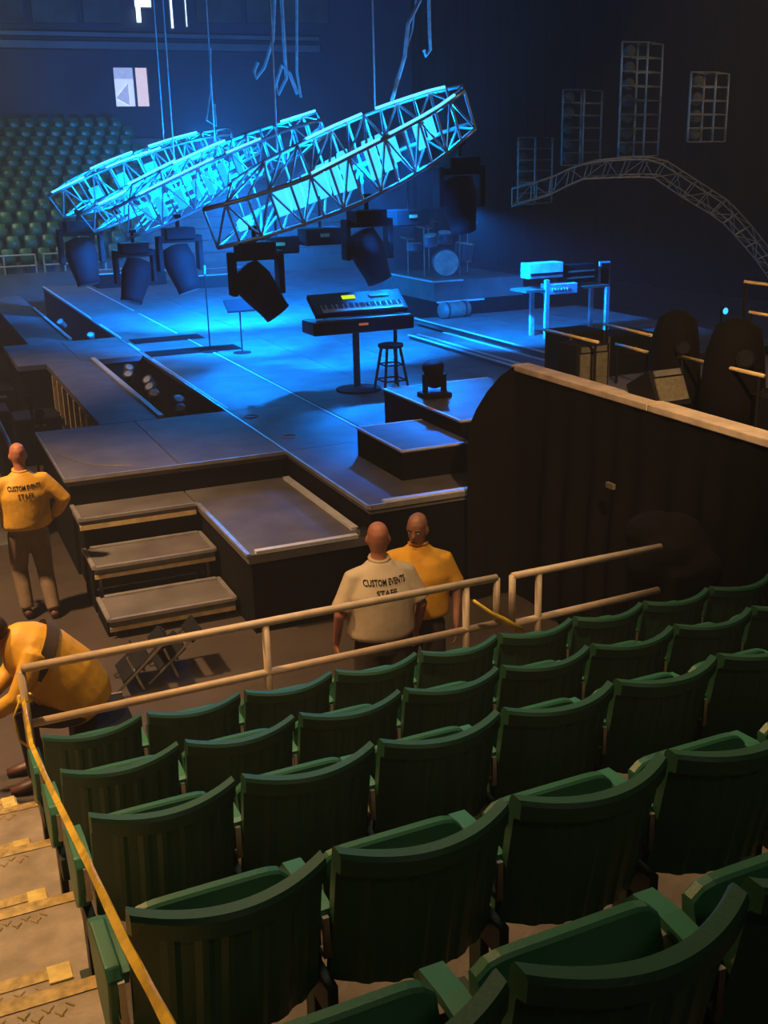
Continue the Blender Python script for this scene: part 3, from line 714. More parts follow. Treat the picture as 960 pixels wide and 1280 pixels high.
# hoist chains and drooping cables
def chain(label, pts, r=.012):
    P = [Vector(p) for p in pts]; o = MB().tube(P, r, 6).build('hoist_cable', M['cable'], origin=P[0]); tag(o, label, 'cable', 'hoist cables')
for lab, T, t in (('hoist line rising from the low end of nearest truss', T1, .2), ('hoist line rising from the high end of nearest truss', T1, .62), ('hoist line rising from the middle truss', T2, .45), ('hoist line rising from the farthest truss', T3, .6), ('hoist line rising from the truss between middle and farthest', T4, .5)):
    p = lerp_poly(T[2], t); chain(lab, [p, p+Vector((.05,.1,4)), p+Vector((0,.2,12.5))], .014)
chain('blue cable drooping in a hook above the middle truss', px([(343,0),(341,50),(330,85),(320,98),(318,88),(322,78)], [19]*6), .032)
chain('blue cable looping in an S above the middle truss', px([(352,0),(356,70),(358,98),(348,118),(345,105),(352,82),(362,92),(372,118)], [19]*8), .032)
chain('straight blue cable hanging beside the S shaped loop', px([(371,0),(371,90),(376,122)], [19]*3), .024)
chain('bundle of blue cable running down to the near truss top', px([(525,0),(510,30),(506,70),(490,125)], [16.8]*4), .032)
chain('thin blue cable sagging from the bundle over near truss', px([(520,0),(515,40),(495,100),(488,128)], [16.9]*4), .014)
chain('blue cable ending in a small hook at the right', px([(536,0),(537,40),(538,62),(532,70),(530,62)], [16.8]*5), .028)
chain('faint blue cable strand above the far trusses', px([(263,60),(263,115),(258,150),(270,158),(268,130)], [21]*5), .018)

# ------------------------------------------------------------------ dim towers and arch truss at the back right
def tower(label, x0, x1, ytop, ybot, Y, N, dep=.55):
    a, b = at(x0, ytop, Y), at(x1, ybot, Y); w_ = b.x-a.x; z1, z0 = a.z, b.z; ex, ey = dep*.62, dep*.35
    k = lambda x, y: [Vector((x, y, z0)), Vector((x, y, z1))]
    T = truss('ladder_tower', label, 'truss', k(a.x, Y), k(a.x+w_, Y), k(a.x+ex, Y+ey), N, M['dim'], .03, 'hanging ladder towers', BB=k(a.x+w_+ex, Y+ey), braces=False)
    for q in (0, 1): MB().tube([(a.x+w_/2+ex*q, Y+ey*q, z1), (a.x+w_/2+ex*q, Y+ey*q, 15.98)], .012, 5).build('suspension_cable', M['lamp'], T[0])
    MB().tube([(a.x+w_/2, Y, z1), (a.x+w_/2+ex, Y+ey, z1)], .025, 5).build('lifting_bar', M['lamp'], T[0])
    return T
TW = [tower('tallest dim ladder tower of lamps hanging over the arch truss', 778, 804, 52, 195, 25, 8, 1.3),
      tower('dim ladder tower left of the tallest one', 704, 728, 112, 206, 27, 6, 1.5),
      tower('lowest dim ladder tower, farthest left of the four', 648, 668, 172, 255, 28, 6, 1.4),
      tower('dim ladder tower at the right with pale round lamps', 864, 890, 90, 177, 23, 5, 1.2)]
for T, n in zip(TW, (7, 5, 5, 4)):
    for i in range(n):
        c = (T[1][0].lerp(T[1][-1], (i+.5)/n)+T[2][0].lerp(T[2][-1], (i+.5)/n))/2+Vector((0,.15,0))
        h = MB().lathe([(0,.14),(.05,.16),(.25,.10),(.30,.05)], c, (0,1,0), 12).build('lamp_can', M['olive'], T[0], smooth=True)
A = [(640,236),(680,226),(725,205),(770,200),(818,199),(860,226),(905,255),(932,285),(958,318),(985,352)]
B = [(640,258),(684,245),(725,224),(770,222),(815,221),(855,248),(899,274),(922,298),(945,325),(968,358)]
truss('arch_truss', 'dim grey arched truss curving down at the back right', 'truss', px(A, [23]*10), px([(x+7,y-3) for x,y in A], [23.7]*10), px(B, [23]*10), 18, M['dim'], .022)

# ------------------------------------------------------------------ side stage wing behind the black drape
WX, WZ = 5.34, 2.34
wing = empty('side_stage_wing', (WX+2, 5, 0), 'raised side stage platform with pale timber edge behind black drape', 'platform')
panel_deck(wing, WX+.08, WX+6.1, .6, 9.15, 2.12, 3, 4)
MB().b6(WX+.12, WX+6.0, .7, 9.1, 0, 2.02).build('support', M['black'], wing)
for j in range(4):
    y0, y1 = .6+j*2.15, .6+(j+1)*2.15-.012
    MB().b6(WX-.02, WX+.17, y0, y1, WZ-.06, WZ).build('ledge_board', M['wood'], wing, bevel=.008)
    MB().b6(WX+.02, WX+.08, y0, y1, 2.03, WZ-.061).build('ledge_upstand', M['black'], wing)
# draped cloth with folds
prof = [((WX, .6), 2.27), ((WX, 4.0), 2.27), ((WX, 6.5), 2.27), ((WX, 8.9), 2.27), ((WX-.02, 9.16), 2.33), ((5.18, 9.18), 2.24), ((5.03, 9.18), 2.10), ((4.92, 9.19), 1.94), ((4.86, 9.2), 1.80), ((4.83, 9.2), 1.56)]
fine = []
for (p, a), (q, b) in zip(prof, prof[1:]):
    n = max(2, int((Vector(q)-Vector(p)).length/.05))
    for i in range(n): u = i/n; fine.append((Vector(p).lerp(Vector(q), u), a+(b-a)*u))
fine.append((Vector(prof[-1][0]), prof[-1][1]))
rowsP = []
for v in range(10):
    row = []
    for i, (p, zt_) in enumerate(fine):
        t = v/9; z = zt_*(1-t)+.01*t
        am = (.01+.07*min(1, t*2.0))
        end = i > len(fine)-22
        off = -am*(.5+.5*math.sin(i*.9+.6*math.sin(i*.23)))-.03*t
        if end: row.append(Vector((p.x+.0, p.y+off*.6-.02, z)))
        else: row.append(Vector((p.x+off, p.y, z)))
    rowsP.append(row)
# give the cloth thickness
back = [[q+Vector((.02, .015, 0)) for q in r] for r in rowsP]
dm = MB(); dm.grid(rowsP); dm.grid([list(reversed(r)) for r in back])
o = dm.build('stage_drape', M['drape'], origin=(WX, 7, 0), smooth=True)
tag(o, 'long black drape hung in folds along the side stage wing', 'drape')
dq = ray(763, 607); pt = CAM+dq*((5.20-CAM.x)/dq.x)
tag(MB().box(pt, (.03, .10, .045)).build('paper_tag', M['olive'], origin=pt), 'small pale tag pinned on the black drape', 'tag')
p_ = at(765, 607, 7.4)
# bundled black cloth at the railing end
bd = MB(); random.seed(3)
for i in range(9):
    c = at(842+random.random()*30, 676+random.random()*40, 6.1); bd.ball((c.x, c.y+random.random()*.3, max(.3, c.z)), (.22+.1*random.random(), .2, .14+.08*random.random()), 10, 6)
c0 = at(856, 700, 6.1); bd.b6(c0.x-.2, c0.x+.15, 5.95, 6.5, 0, c0.z-.05)
o = bd.build('cloth_bundle', M['drape'], origin=(c0.x, 6.2, 0)); tag(o, 'heap of crumpled black cloth at the railing end', 'cloth')
rm = o.modifiers.new('fuse', 'REMESH'); rm.mode = 'VOXEL'; rm.voxel_size = .03; sm_ = o.modifiers.new('soft', 'SMOOTH'); sm_.iterations = 4

# gear on the wing
def rail_bar(label, a, b, foot=2.12):
    a, b = Vector(a), Vector(b); r = empty('gear_rail', (a.x, a.y, foot), label, 'rail', 'brass gear rails on the wing')
    MB().tube([a, b], .016, 8).build('bar', M['gold'], r, smooth=True)
    for p in (a.lerp(b, .05), a.lerp(b, .95)): MB().tube([p, (p.x, p.y, foot)], .013, 6).build('post', M['lamp'], r)
z = 2.62
rail_bar('short bright brass rail by the wing corner', atz(680, 412, z), atz(748, 428, z))
rail_bar('long brass rail in front of the covered amplifiers', atz(848, 445, z), atz(955, 470, z))
rail_bar('brass rail behind the slanted amplifier', atz(755, 405, 2.62), atz(825, 422, 2.62))
rail_bar('low brass rail under the slanted frame', atz(770, 430, 2.5), atz(812, 441, 2.5))
rail_bar('upper brass rail at the right picture edge', at(930, 352, 8.2), at(985, 359, 8.0))
rail_bar('lower brass rail at the right picture edge', at(936, 390, 8.2), at(990, 399, 8.0))
def amp(label, x, y, Y, w_, h_, tilt=0):
    c = at(x, y, Y); c.z = 2.12+h_/2*math.cos(tilt)+.17*abs(math.sin(tilt))+.005; r = empty('amplifier', (c.x, c.y, 2.12), label, 'amplifier', 'amplifiers on the wing')
    R = Matrix.Rotation(tilt, 3, 'X')
    MB().box(c, (w_, .34, h_), mx=R).build('cabinet', M['lamp'], r, bevel=.012)
    MB().box(c+R @ Vector((0,-.175,-.02)), (w_-.06, .02, h_-.12), mx=R).build('grille', M['olive'], r)
    MB().box(c+R @ Vector((0,-.176,h_/2-.04)), (w_-.08, .02, .05), mx=R).build('control_strip', M['grey'], r)
    MB().tube([c+R @ Vector((-.1,0,h_/2)), c+R @ Vector((-.08,0,h_/2+.03)), c+R @ Vector((.08,0,h_/2+.03)), c+R @ Vector((.1,0,h_/2))], .01, 6).build('handle', M['lamp'], r)
amp('square olive amplifier standing by the wing corner', 729, 435, 8.75, .36, .44)
amp('slanted olive amplifier in the middle of the wing', 825, 455, 7.3, .34, .32, -.5)
amp('dark amplifier cut by the right picture edge', 965, 480, 6.6, .30, .30)
def covered(label, x, ytop, Y, w_, h_):
    c = at(x, ytop, Y); h_ = c.z-2.12
    r = empty('covered_rack', (c.x, c.y, 2.12), label, 'rack', 'cloth covered racks on the wing')
    o = MB().loft([((c.x, c.y, 2.125), w_*.62, .26), ((c.x, c.y, 2.12+h_*.3), w_*.58, .25), ((c.x, c.y, 2.12+h_*.7), w_*.5, .22), ((c.x+.02, c.y, 2.12+h_*.92), w_*.4, .17), ((c.x+.03, c.y, 2.12+h_), w_*.15, .06)], 18).build('cover', M['drape'], r, smooth=True)
    MB().lathe([(0,w_*.16),(.04,w_*.17),(.06,w_*.12)], (c.x-.08, c.y-.20, 2.12+h_*.66), (-.5,-1,.2), 14).build('round_patch', M['lamp'], r)
covered('rounded black covered rack left of centre on the wing', 846, 388, 7.6, .38, .8)
covered('rounded black covered rack at the right end of the wing', 922, 398, 6.9, .46, .9)
# small gear along the ledge
for i in range(14):
    y = 9.0-i*.27; x = 5.62+.10*math.sin(i*1.7)
    r = empty('effects_pedal', (x, y, 2.12), 'small metal effects pedal, %s along the ledge from the wing corner' % (ORD+['thirteenth','fourteenth'])[i], 'pedal', 'pedals along the ledge')
    MB().box((x, y, 2.15), (.09, .13, .06), .2*math.sin(i)).build('case', M['grey'] if i % 3 else M['chrome'], r, bevel=.006)
    MB().lathe([(0,.012),(.02,.012)], (x, y-.03, 2.18), (0,0,1), 8).build('foot_switch', M['chrome'], r)
    MB().tube([(x+.03, y+.05, 2.16), (x+.12, y+.1, 2.14), (x+.16, y+.2, 2.13)], .007, 5).build('lead', M['ink'], r)
# tall equipment table with post at the corner of stage
TY = 16.5
a = at(658, 340, TY); b = at(762, 372, TY)
tb = empty('equipment_table', (a.x+.3, TY, 1.24), 'tall blue lit equipment table with rack gear behind the wing', 'table')
zt0 = at(683, 372, TY).z
MB().b6(a.x, b.x, TY, TY+.55, zt0+.10, zt0+.14).build('tabletop', M['grey'], tb)
for x in (a.x+.42, b.x-.05):
    MB().b6(x-.035, x+.035, TY-.02, TY+.05, 1.24, zt0+.30 if x < a.x+.6 else zt0+.10).build('post', M['cable'], tb)
    MB().b6(x-.035, x+.035, TY+.47, TY+.54, 1.24, zt0+.10).build('post', M['cable'], tb)
def tgear(name, label, cat, px0, px1, py0, py1, dy, mt):
    a_, b_ = at(px0, py0, TY+dy), at(px1, py1, TY+dy)
    r = empty(name, (a_.x, TY+dy, b_.z), label, cat)
    MB().b6(a_.x, b_.x, TY+dy, TY+dy+.3, b_.z, a_.z).build('body', mt, r, bevel=.01); return r, a_, b_
r, a_, b_ = tgear('synthesizer', 'pale synthesizer lying on the tall equipment table', 'keyboard', 662, 704, 330, 346, .08, M['white'])
MB().b6(a_.x+.02, b_.x-.02, TY+.06, TY+.08, b_.z+.05, b_.z+.09).build('key_strip', M['lamp'], r)
r, a_, b_ = tgear('rack_case', 'small rack case with pale shelves on the equipment table', 'rack', 708, 744, 332, 352, .12, M['lamp'])
for q in (.25, .6): MB().b6(a_.x+.03, b_.x-.03, TY+.10, TY+.12, b_.z+(a_.z-b_.z)*q, b_.z+(a_.z-b_.z)*q+.03).build('rack_unit', M['olive'], r)
a_, b_ = at(750, 327, TY+.2), at(762, 357, TY+.2); r = empty('monitor_screen', (a_.x, TY+.2, b_.z), 'small upright pale framed screen at the table end', 'screen')
MB().b6(a_.x, b_.x, TY+.2, TY+.24, b_.z, a_.z).build('frame', M['white'], r); MB().b6(a_.x+.03, b_.x-.03, TY+.19, TY+.2, b_.z+.03, a_.z-.03).build('panel', M['gloss'], r)
r, a_, b_ = tgear('mixer', 'small blue lit mixer hanging under the equipment table', 'mixer', 687, 722, 356, 366, -.02, M['cable'])
for i in range(6): MB().box((a_.x+.06+i*.06, TY-.03, (a_.z+b_.z)/2), (.025, .03, .04)).build('knob', M['white'], r)
# dark rack stuff between table and wing
for i, (x, y0, Y, w_, lab) in enumerate(((735, 415, 10.4, .5, 'dark flight case stack behind the olive amplifier'), (790, 418, 11.0, .7, 'dark flight case behind the brass rail'))):
    c = at(x, y0, Y); r = empty('flight_case', (c.x, Y, 1.1), lab, 'case', 'dark flight cases')
    MB().b6(c.x-w_/2, c.x+w_/2, Y, Y+.5, 1.1, c.z).build('body', M['lamp'], r, bevel=.015)
    for s_ in (-1, 1): MB().b6(c.x+s_*(w_/2-.02)-.012, c.x+s_*(w_/2-.02)+.012, Y-.012, Y+.01, 1.1, c.z).build('corner_strip', M['grey'], r)
    MB().box((c.x, Y-.01, c.z-.2), (.14, .02, .09)).build('latch', M['chrome'], r)
pl = at(902, 388, 12.0)
wl = empty('work_light', pl, 'tiny bright blue work light beyond the covered racks', 'lamp')
MB().lathe([(0,.02),(.02,.05),(.08,.05)], pl, (0,-1,0), 12).build('housing', M['lamp'], wl); MB().lathe([(.08,.045),(.10,.01)], pl, (0,-1,0), 12).build('lens', M['glow2'], wl)
MB().tube([pl, (pl.x, pl.y+.05, 1.1)], .012, 6).build('stand', M['lamp'], wl)

# ------------------------------------------------------------------ floor gear left of the stage
def cab(label, x0, x1, y0, y1, z1, z0=0):
    r = empty('speaker_cabinet', ((x0+x1)/2, (y0+y1)/2, z0), label, 'speaker', 'black speaker cabinets by the pit')
    MB().b6(x0, x1, y0, y1, z0, z1).build('cabinet', M['lamp'], r, bevel=.02)
    MB().b6(x0+.05, x1-.05, y0-.012, y0, z0+.06, z1-.06).build('grille', M['black'], r)
    MB().box(((x0+x1)/2, y0-.015, z1-.12), (.22, .02, .04)).build('handle', M['grey'], r)
cab('black speaker cabinet on the floor before the catwalk grille', 1.30, 1.98, 16.9, 17.6, .72)
cab('black speaker cabinet at the left picture edge by the pit', .75, 1.28, 17.3, 18.0, .80)
cab('black speaker cabinet set back under the widened catwalk', 1.1, 1.6, 19.9, 20.6, .66)
cab('low black speaker cabinet nearest the thrust corner', 1.45, 2.0, 14.5, 15.1, .40)
for i, (px_, py_) in enumerate(((38, 501), (50, 519))):
    p = at(px_, py_, 16.2-.6*i); r = empty('floor_lamp', (p.x, p.y, 0), 'small bright white floor lamp by the pit, %s of the pair' % ('farther' if i == 0 else 'nearer'), 'lamp', 'bright lamps by the pit')
    MB().tube([(p.x, p.y+.05, 0), (p.x, p.y+.05, p.z)], .02, 6).build('stand', M['lamp'], r); MB().lathe([(0,.02),(.02,.08),(.10,.07)], p+Vector((0,.07,0)), (0,-1,.2), 12).build('housing', M['lamp'], r)
    MB().ball(p, (.055,.03,.04), 10, 6).build('bulb', M['lens'], r, smooth=True)
br = empty('crowd_barrier', (.3, 12.6, 0), 'low dark crowd barrier plates on the floor at the left edge', 'barrier')
for i in range(3):
    y = 13.1+i*1.15
    MB().b6(.98, 1.03, y, y+1.12, .03, .95).build('barrier_plate', M['lamp'], br); MB().tube([(1.0, y, .97), (1.0, y+1.12, .97)], .03, 8).build('top_tube', M['grey'], br)
    MB().b6(.6, 1.03, y, y+1.12, 0, .03).build('foot_plate', M['grey'], br)
cv = empty('cable_cover', (.4, 9.9, 0), 'dark green floor cable cover behind the crouching person', 'cable cover')
MB().prism([(-.6, 9.55), (.62, 9.35), (.66, 9.75), (-.56, 9.95)], 0, .05).build('mat', M['iron'], cv); MB().prism([(-.6, 9.96), (.66, 9.76), (.68, 9.9), (-.56, 10.1)], 0, .06).build('ridge', M['lamp'], cv)
# folded chairs beside the steps
for i in range(2):
    x = 1.30+i*.32; y = 8.75+.1*i
    r = empty('folding_chair', (x, y, 0), 'folded metal tube chair leaning by the steps, %s of the two' % ('left' if i == 0 else 'right'), 'chair', 'folded chairs by the steps')
    for q in (-.2, .2):
        MB().tube([(x+q*.2-.1, y+q, .02), (x+q*.2+.14, y+q, .22), (x+q*.2+.34, y+q, .40)], .012, 6).build('leg', M['chrome'], r)
        MB().tube([(x+q*.2+.16, y+q*.9, .02), (x+q*.2+.05, y+q*.9, .34)], .012, 6).build('leg', M['chrome'], r)
    MB().box((x+.08, y, .20), (.05, .38, .30), mx=Matrix.Rotation(.9, 3, 'Y')).build('seat', M['lamp'], r, bevel=.01)
    MB().box((x+.31, y, .37), (.03, .38, .14), mx=Matrix.Rotation(.8, 3, 'Y')).build('backrest', M['lamp'], r, bevel=.01)

# ------------------------------------------------------------------ far stand with small green seats
fs_ = empty('far_stand', (5, 37, 0), kind='structure')
NR = 13
FYS, FZS, FPY, FRZ = 36.6, 1.15, .80, .36
for r_ in range(NR):
    MB().b6(-6, 16, FYS+r_*FPY, FYS+(r_+1)*FPY, 0 if r_ == 0 else FZS+(r_-1)*FRZ, FZS+r_*FRZ).build('stand_step', M['concrete'], fs_)
MB().b6(-6, 16, FYS-.12, FYS, 0, FZS+.12).build('front_wall', M['fascia'], fs_)
sm = MB()
sm.loft([((0, .02, .38), .20, .03), ((0, .10, .55), .21, .035), ((0, .16, .80), .20, .03), ((0, .17, .84), .15, .02)], 10)
sm.loft([((0, -.06, .36), .19, .03), ((0, -.10, .52), .20, .04), ((0, -.10, .68), .19, .035), ((0, -.10, .71), .14, .02)], 10)
sm.box((0, .02, .18), (.05, .05, .36))
fm = sm.mesh('far_seat', M['farseat'], smooth=True)
def pxy(p):
    d = Vector(p)-CAM; return 480+FPX*d.dot(RT)/d.dot(FW), 640-FPX*d.dot(UP)/d.dot(FW)
RORD = ORD+['thirteenth', 'fourteenth', 'fifteenth', 'sixteenth']
for r_ in range(NR):
    n_ = 0
    for i in range(16):
        x = .5+i*.56+.28*(r_ % 2); loc = (x, FYS+r_*FPY+.55, FZS+r_*FRZ)
        u_, v_ = pxy((loc[0], loc[1]-.1, loc[2]+.6))
        if u_ > 175 or u_ < -60: continue
        o = bpy.data.objects.new('grandstand_chair', fm); COL.objects.link(o); o.location = loc
        if u_ > 4:
            lab = 'tiny green far seat, %s row above white railing, %s from left picture edge' % (RORD[r_], ORD[min(n_, 11)]); n_ += 1
        else: lab = 'tiny green seat of the far stand beyond the left picture edge'
        tag(o, lab, 'seat', 'seats in the far stand')
for lab, xa, xb in (('white tubular railing in front of the far stand, left section', 1.2, 4.05), ('white tubular railing in front of the far stand, right section', 4.3, 6.2)):
    fr_ = empty('far_railing', (xa, FYS-.05, FZS+.1), lab, 'railing', 'railings of the far stand')
    for z in (FZS+.35, FZS+.68): MB().tube([(xa, FYS-.05, z), (xb, FYS-.05, z)], .03, 6).build('rail', M['farrail'], fr_)
    for q in range(4):
        x = xa+(xb-xa)*q/3; MB().tube([(x, FYS-.05, FZS+.1), (x, FYS-.05, FZS+.7)], .03, 6).build('post', M['farrail'], fr_)

# ------------------------------------------------------------------ people
def fuse(o, vox=.011, it=5):
    r = o.modifiers.new('fuse', 'REMESH'); r.mode = 'VOXEL'; r.voxel_size = vox; r.use_smooth_shade = True
    s = o.modifiers.new('soft', 'SMOOTH'); s.factor = .5; s.iterations = it
def limb(mb, pts, rad, side=(0,1,0)):
    mb.loft([(p, r, r) for p, r in zip(pts, rad)], 12, side)
def finger_hand(mb, wrist, d, palm, curl=.4, sc_=1.0):
    # palm block and five unequal fingers; d = pointing direction, palm = palm normal
    w0 = Vector(wrist); d = Vector(d).normalized(); pn = Vector(palm); pn = (pn-d*pn.dot(d)).normalized(); sd = d.cross(pn)
    mb.loft([(w0, .026*sc_, .02*sc_), (w0+d*.04*sc_, .038*sc_, .018*sc_), (w0+d*.09*sc_, .042*sc_, .015*sc_)], 10, sd)
    for i, (o_, L) in enumerate(((-.032, .062), (-.011, .076), (.011, .080), (.032, .070))):
        b = w0+d*.085*sc_+sd*o_*sc_; e1 = b+(d+pn*curl*.5).normalized()*L*.5*sc_; e2 = e1+(d+pn*curl*1.6).normalized()*L*.5*sc_
        limb(mb, [b-d*.02, b, e1, e2], [.010*sc_, .010*sc_, .0095*sc_, .008*sc_], sd)
    b = w0+d*.03*sc_+sd*.034*sc_; limb(mb, [b-sd*.02, b+sd*.02+d*.02, b+sd*.035+d*.055+pn*.015], [.014*sc_, .012*sc_, .009*sc_], pn)
def head(mb, c, fwd, up=(0,0,1), s=1.0):
    f = Vector(fwd).normalized(); u = Vector(up).normalized(); r = f.cross(u).normalized(); u = r.cross(f)
    c = Vector(c)   # centre of head
    ring = []
    for h, a, b, o in ((-.115,.035,.035,.045),(-.10,.052,.06,.03),(-.06,.064,.082,.015),(0,.074,.097,0),(.05,.074,.098,-.006),(.09,.058,.078,-.01),(.112,.03,.042,-.01),(.12,.008,.01,-.01)):
        ring.append((c+u*h*s+f*o*s, a*s, b*s))
    mb.loft(ring, 16, r)
    mb.loft([(c+f*.085*s+u*.02*s, .010*s, .008*s), (c+f*.108*s-u*.025*s, .016*s, .012*s), (c+f*.09*s-u*.04*s, .012*s, .01*s)], 8, r)   # nose
    for q in (-1, 1):
        mb.ball(c+r*q*.078*s-f*.005*s-u*.01*s, (.014*s, .022*s, .034*s), 8, 6)
        mb.ball(c+r*q*.03*s+f*.085*s+u*.022*s, (.02*s,.012*s,.008*s), 8, 5)     # brow
    mb.ball(c+f*.082*s-u*.068*s, (.026*s,.018*s,.010*s), 8, 5)                   # lips
    return f, u, r
def face(root, c, fwd, up=(0,0,1), s=1.0, brow=True):
    f = Vector(fwd).normalized(); u = Vector(up).normalized(); r = f.cross(u).normalized(); u = r.cross(f); c = Vector(c)
    for q in (-1, 1): MB().ball(c+r*q*.031*s+f*.083*s+u*.006*s, .011*s, 8, 6).build('eye', M['white'], root, world=False, smooth=True)
    for q in (-1, 1): MB().ball(c+r*q*.031*s+f*.0915*s+u*.006*s, .005*s, 6, 4).build('pupil', M['ink'], root, world=False)
    for q in (-1, 1): MB().tube([c+r*q*.015*s+f*.098*s+u*.028*s, c+r*q*.045*s+f*.088*s+u*.030*s], .005*s, 5).build('eyebrow', M['hair'], root, world=False)
    MB().tube([c-r*.022*s+f*.094*s-u*.068*s, c+f*.101*s-u*.069*s, c+r*.022*s+f*.094*s-u*.068*s], .004*s, 5).build('mouth', M['ink'], root, world=False)
def lettering(root, jacket, lines, z, size, y, tilt=0, gap=1.25):
    for i, (txt, wd) in enumerate(lines):
        cu = bpy.data.curves.new('text', 'FONT'); cu.body = txt; cu.align_x = 'CENTER'; cu.size = size; cu.extrude = .002; cu.offset = .0015; cu.resolution_u = 2
        to = bpy.data.objects.new('text', cu); COL.objects.link(to); bpy.context.view_layer.update()
        me = bpy.data.meshes.new_from_object(to.evaluated_get(bpy.context.evaluated_depsgraph_get())); bpy.data.objects.remove(to)
        xs_ = [v.co.x for v in me.vertices]; k_ = wd/(max(xs_)-min(xs_))
        for v in me.vertices:
            x_, y_ = v.co.x*k_, v.co.y
            v.co = (x_, y-v.co.z*1.0, z-i*size*gap+y_)
        me.materials.clear(); me.materials.append(M['ink'])
        o = bpy.data.objects.new('lettering', me); COL.objects.link(o); o.parent = jacket
        sw = o.modifiers.new('wrap', 'SHRINKWRAP'); sw.target = jacket; sw.wrap_method = 'PROJECT'; sw.use_project_y = True; sw.use_positive_direction = True; sw.use_negative_direction = True; sw.use_project_x = False; sw.use_project_z = False; sw.offset = .006; sw.project_limit = .25
        o['label'] = 'black printed lettering'

def standing(name_label, loc, rz, H, skin, top_mat, top_part, leg_mat, sleeves, arms, legs, look, text=None, bulk=1.0, hair=False, hem=.93, hi_collar=False):
    root = empty('person', loc, name_label, 'person', rz=rz); s = H/1.76
    V = lambda x, y, z: Vector((x*s, y*s, z*s))
    b = MB()
    b.loft([(V(0,0,.84), .14*s, .11*s), (V(0,0,.93), .165*s, .12*s), (V(0,0,1.08), .15*s*bulk, .11*s*bulk), (V(0,0,1.28), .175*s, .12*s), (V(0,0,1.40), .17*s, .105*s), (V(0,0,1.47), .09*s, .07*s), (V(0,.005,1.50), .06*s, .058*s)], 18)
    b.loft([(V(0,0,1.44), .058*s, .058*s), (V(0,.01,1.56), .054*s, .056*s)], 12)
    hc = V(*look[0]); head(b, hc, look[1], look[2] if len(look) > 2 else (0,0,1), s)
    for q, (sh, el, wr, hd, pn) in enumerate(arms):
        sh, el, wr = V(*sh), V(*el), V(*wr); limb(b, [sh, sh.lerp(el, .5), el, el.lerp(wr, .4), wr], [.052*s, .048*s, .040*s, .036*s, .026*s]); finger_hand(b, wr, hd, pn, .6, s)
    for hp, kn, an, toe in legs:
        hp, kn, an, toe = V(*hp), V(*kn), V(*an), V(*toe)
        limb(b, [hp, hp.lerp(kn, .5), kn, kn.lerp(an, .4), an], [.088*s, .078*s, .056*s, .052*s, .036*s], (1,0,0))
        b.loft([(an-Vector((0,.03,.03)), .035*s, .03*s), (an+(toe-an)*.6, .04*s, .028*s), (toe, .03*s, .02*s)], 10)
    bo = b.build('body', skin, root, world=False); fuse(bo)
    face(root, hc, look[1], look[2] if len(look) > 2 else (0,0,1), s)
    j = MB(); g = .028*s
    j.loft([(V(0,0,hem), (.178*bulk)*s+g*.6, (.125*bulk)*s+g*.6), (V(0,0,hem+.03), .19*s*bulk+g, .135*s*bulk+g), (V(0,0,1.10), .185*s*bulk+g, .135*s*bulk+g), (V(0,0,1.26), .20*s*bulk+g, .14*s*bulk+g*.6), (V(0,0,1.37), .18*s+g, .115*s+g), (V(0,0,1.435), .13*s+g*.6, .09*s+g*.6), (V(0,0,1.475), .085*s+g*.6, .075*s+g*.4), (V(0,.0,1.50 if not hi_collar else 1.53), .062*s+g*.4, .062*s+g*.3)], 22)
    for sh, el, wr, hd, pn in arms:
        sh, el, wr = V(*sh), V(*el), V(*wr)
        if sleeves == 'long': limb(j, [sh.lerp(V(0,sh.y/s,1.40), .35), sh, sh.lerp(el, .5), el, el.lerp(wr, .5), el.lerp(wr, .93)], [.075*s, .078*s, .078*s, .074*s, .066*s, .046*s])
        else: limb(j, [sh.lerp(V(0,0,1.40), .35), sh, sh.lerp(el, .55), sh.lerp(el, .85)], [.075*s, .070*s, .072*s, .080*s])
    jo = j.build(top_part, top_mat, root, world=False); fuse(jo, .012, 12)
    col = MB(); col.tube([V(.066*math.cos(a), .004+.066*math.sin(a), 1.505+.012*math.sin(a)) for a in [i*math.pi/8 for i in range(17)]], .014*s, 8); col.build('collar', top_mat, jo, world=False, smooth=True)
    tr = MB()
    tr.loft([(V(0,0,.80), .15*s, .12*s), (V(0,0,.90), .178*s, .135*s), (V(0,0,hem+.05), .17*s, .13*s)], 18)
    for hp, kn, an, toe in legs:
        hp, kn, an, toe = V(*hp), V(*kn), V(*an), V(*toe)
        limb(tr, [hp, hp.lerp(kn, .5), kn, kn.lerp(an, .5), an+Vector((0,0,.0))], [.108*s, .100*s, .082*s, .076*s, .068*s], (1,0,0))
    to = tr.build('trousers', leg_mat, root, world=False); fuse(to, .012, 4)
    for hp, kn, an, toe in legs:
        an, toe = V(*an), V(*toe); f = (toe-an); f.z = 0; f.normalize()
        sh_ = MB(); base = Vector((an.x, an.y, min(an.z, toe.z)+.0)); 
        sh_.loft([(an-f*.07+Vector((0,0,-.045)), .036*s, .032*s), (an+Vector((0,0,-.035)), .045*s, .045*s), (an.lerp(toe,.55)+Vector((0,0,-.015)), .05*s, .034*s), (toe, .045*s, .026*s), (toe+f*.03, .02*s, .015*s)], 12, f.cross(Vector((0,0,1)))); sh_.build('shoe', M['shoe'], root, world=False, smooth=True)
    if hair:
        hm = MB(); f = Vector(look[1]).normalized(); hm.ball(hc+Vector((0,0,.035*s))-f*.02*s, (.084*s, .10*s, .098*s), 16, 10)
        hm.v = [v for v in hm.v]; ho = hm.build('hair', hair, root, world=False, smooth=True)
    if text: lettering(root, jo, text[0], text[1]*s, text[2]*s, -.2)
    return root
ARM_DN = lambda q, ex=.30, fy=.05: ((q*.195, 0, 1.385), (q*ex, -.03, 1.13), (q*(ex+.00), fy+.06, .88), (0, .25, -1), (-q, 0, 0))
STF = [('CUSTOM EVENTS', .31), ('STAFF', .15)]
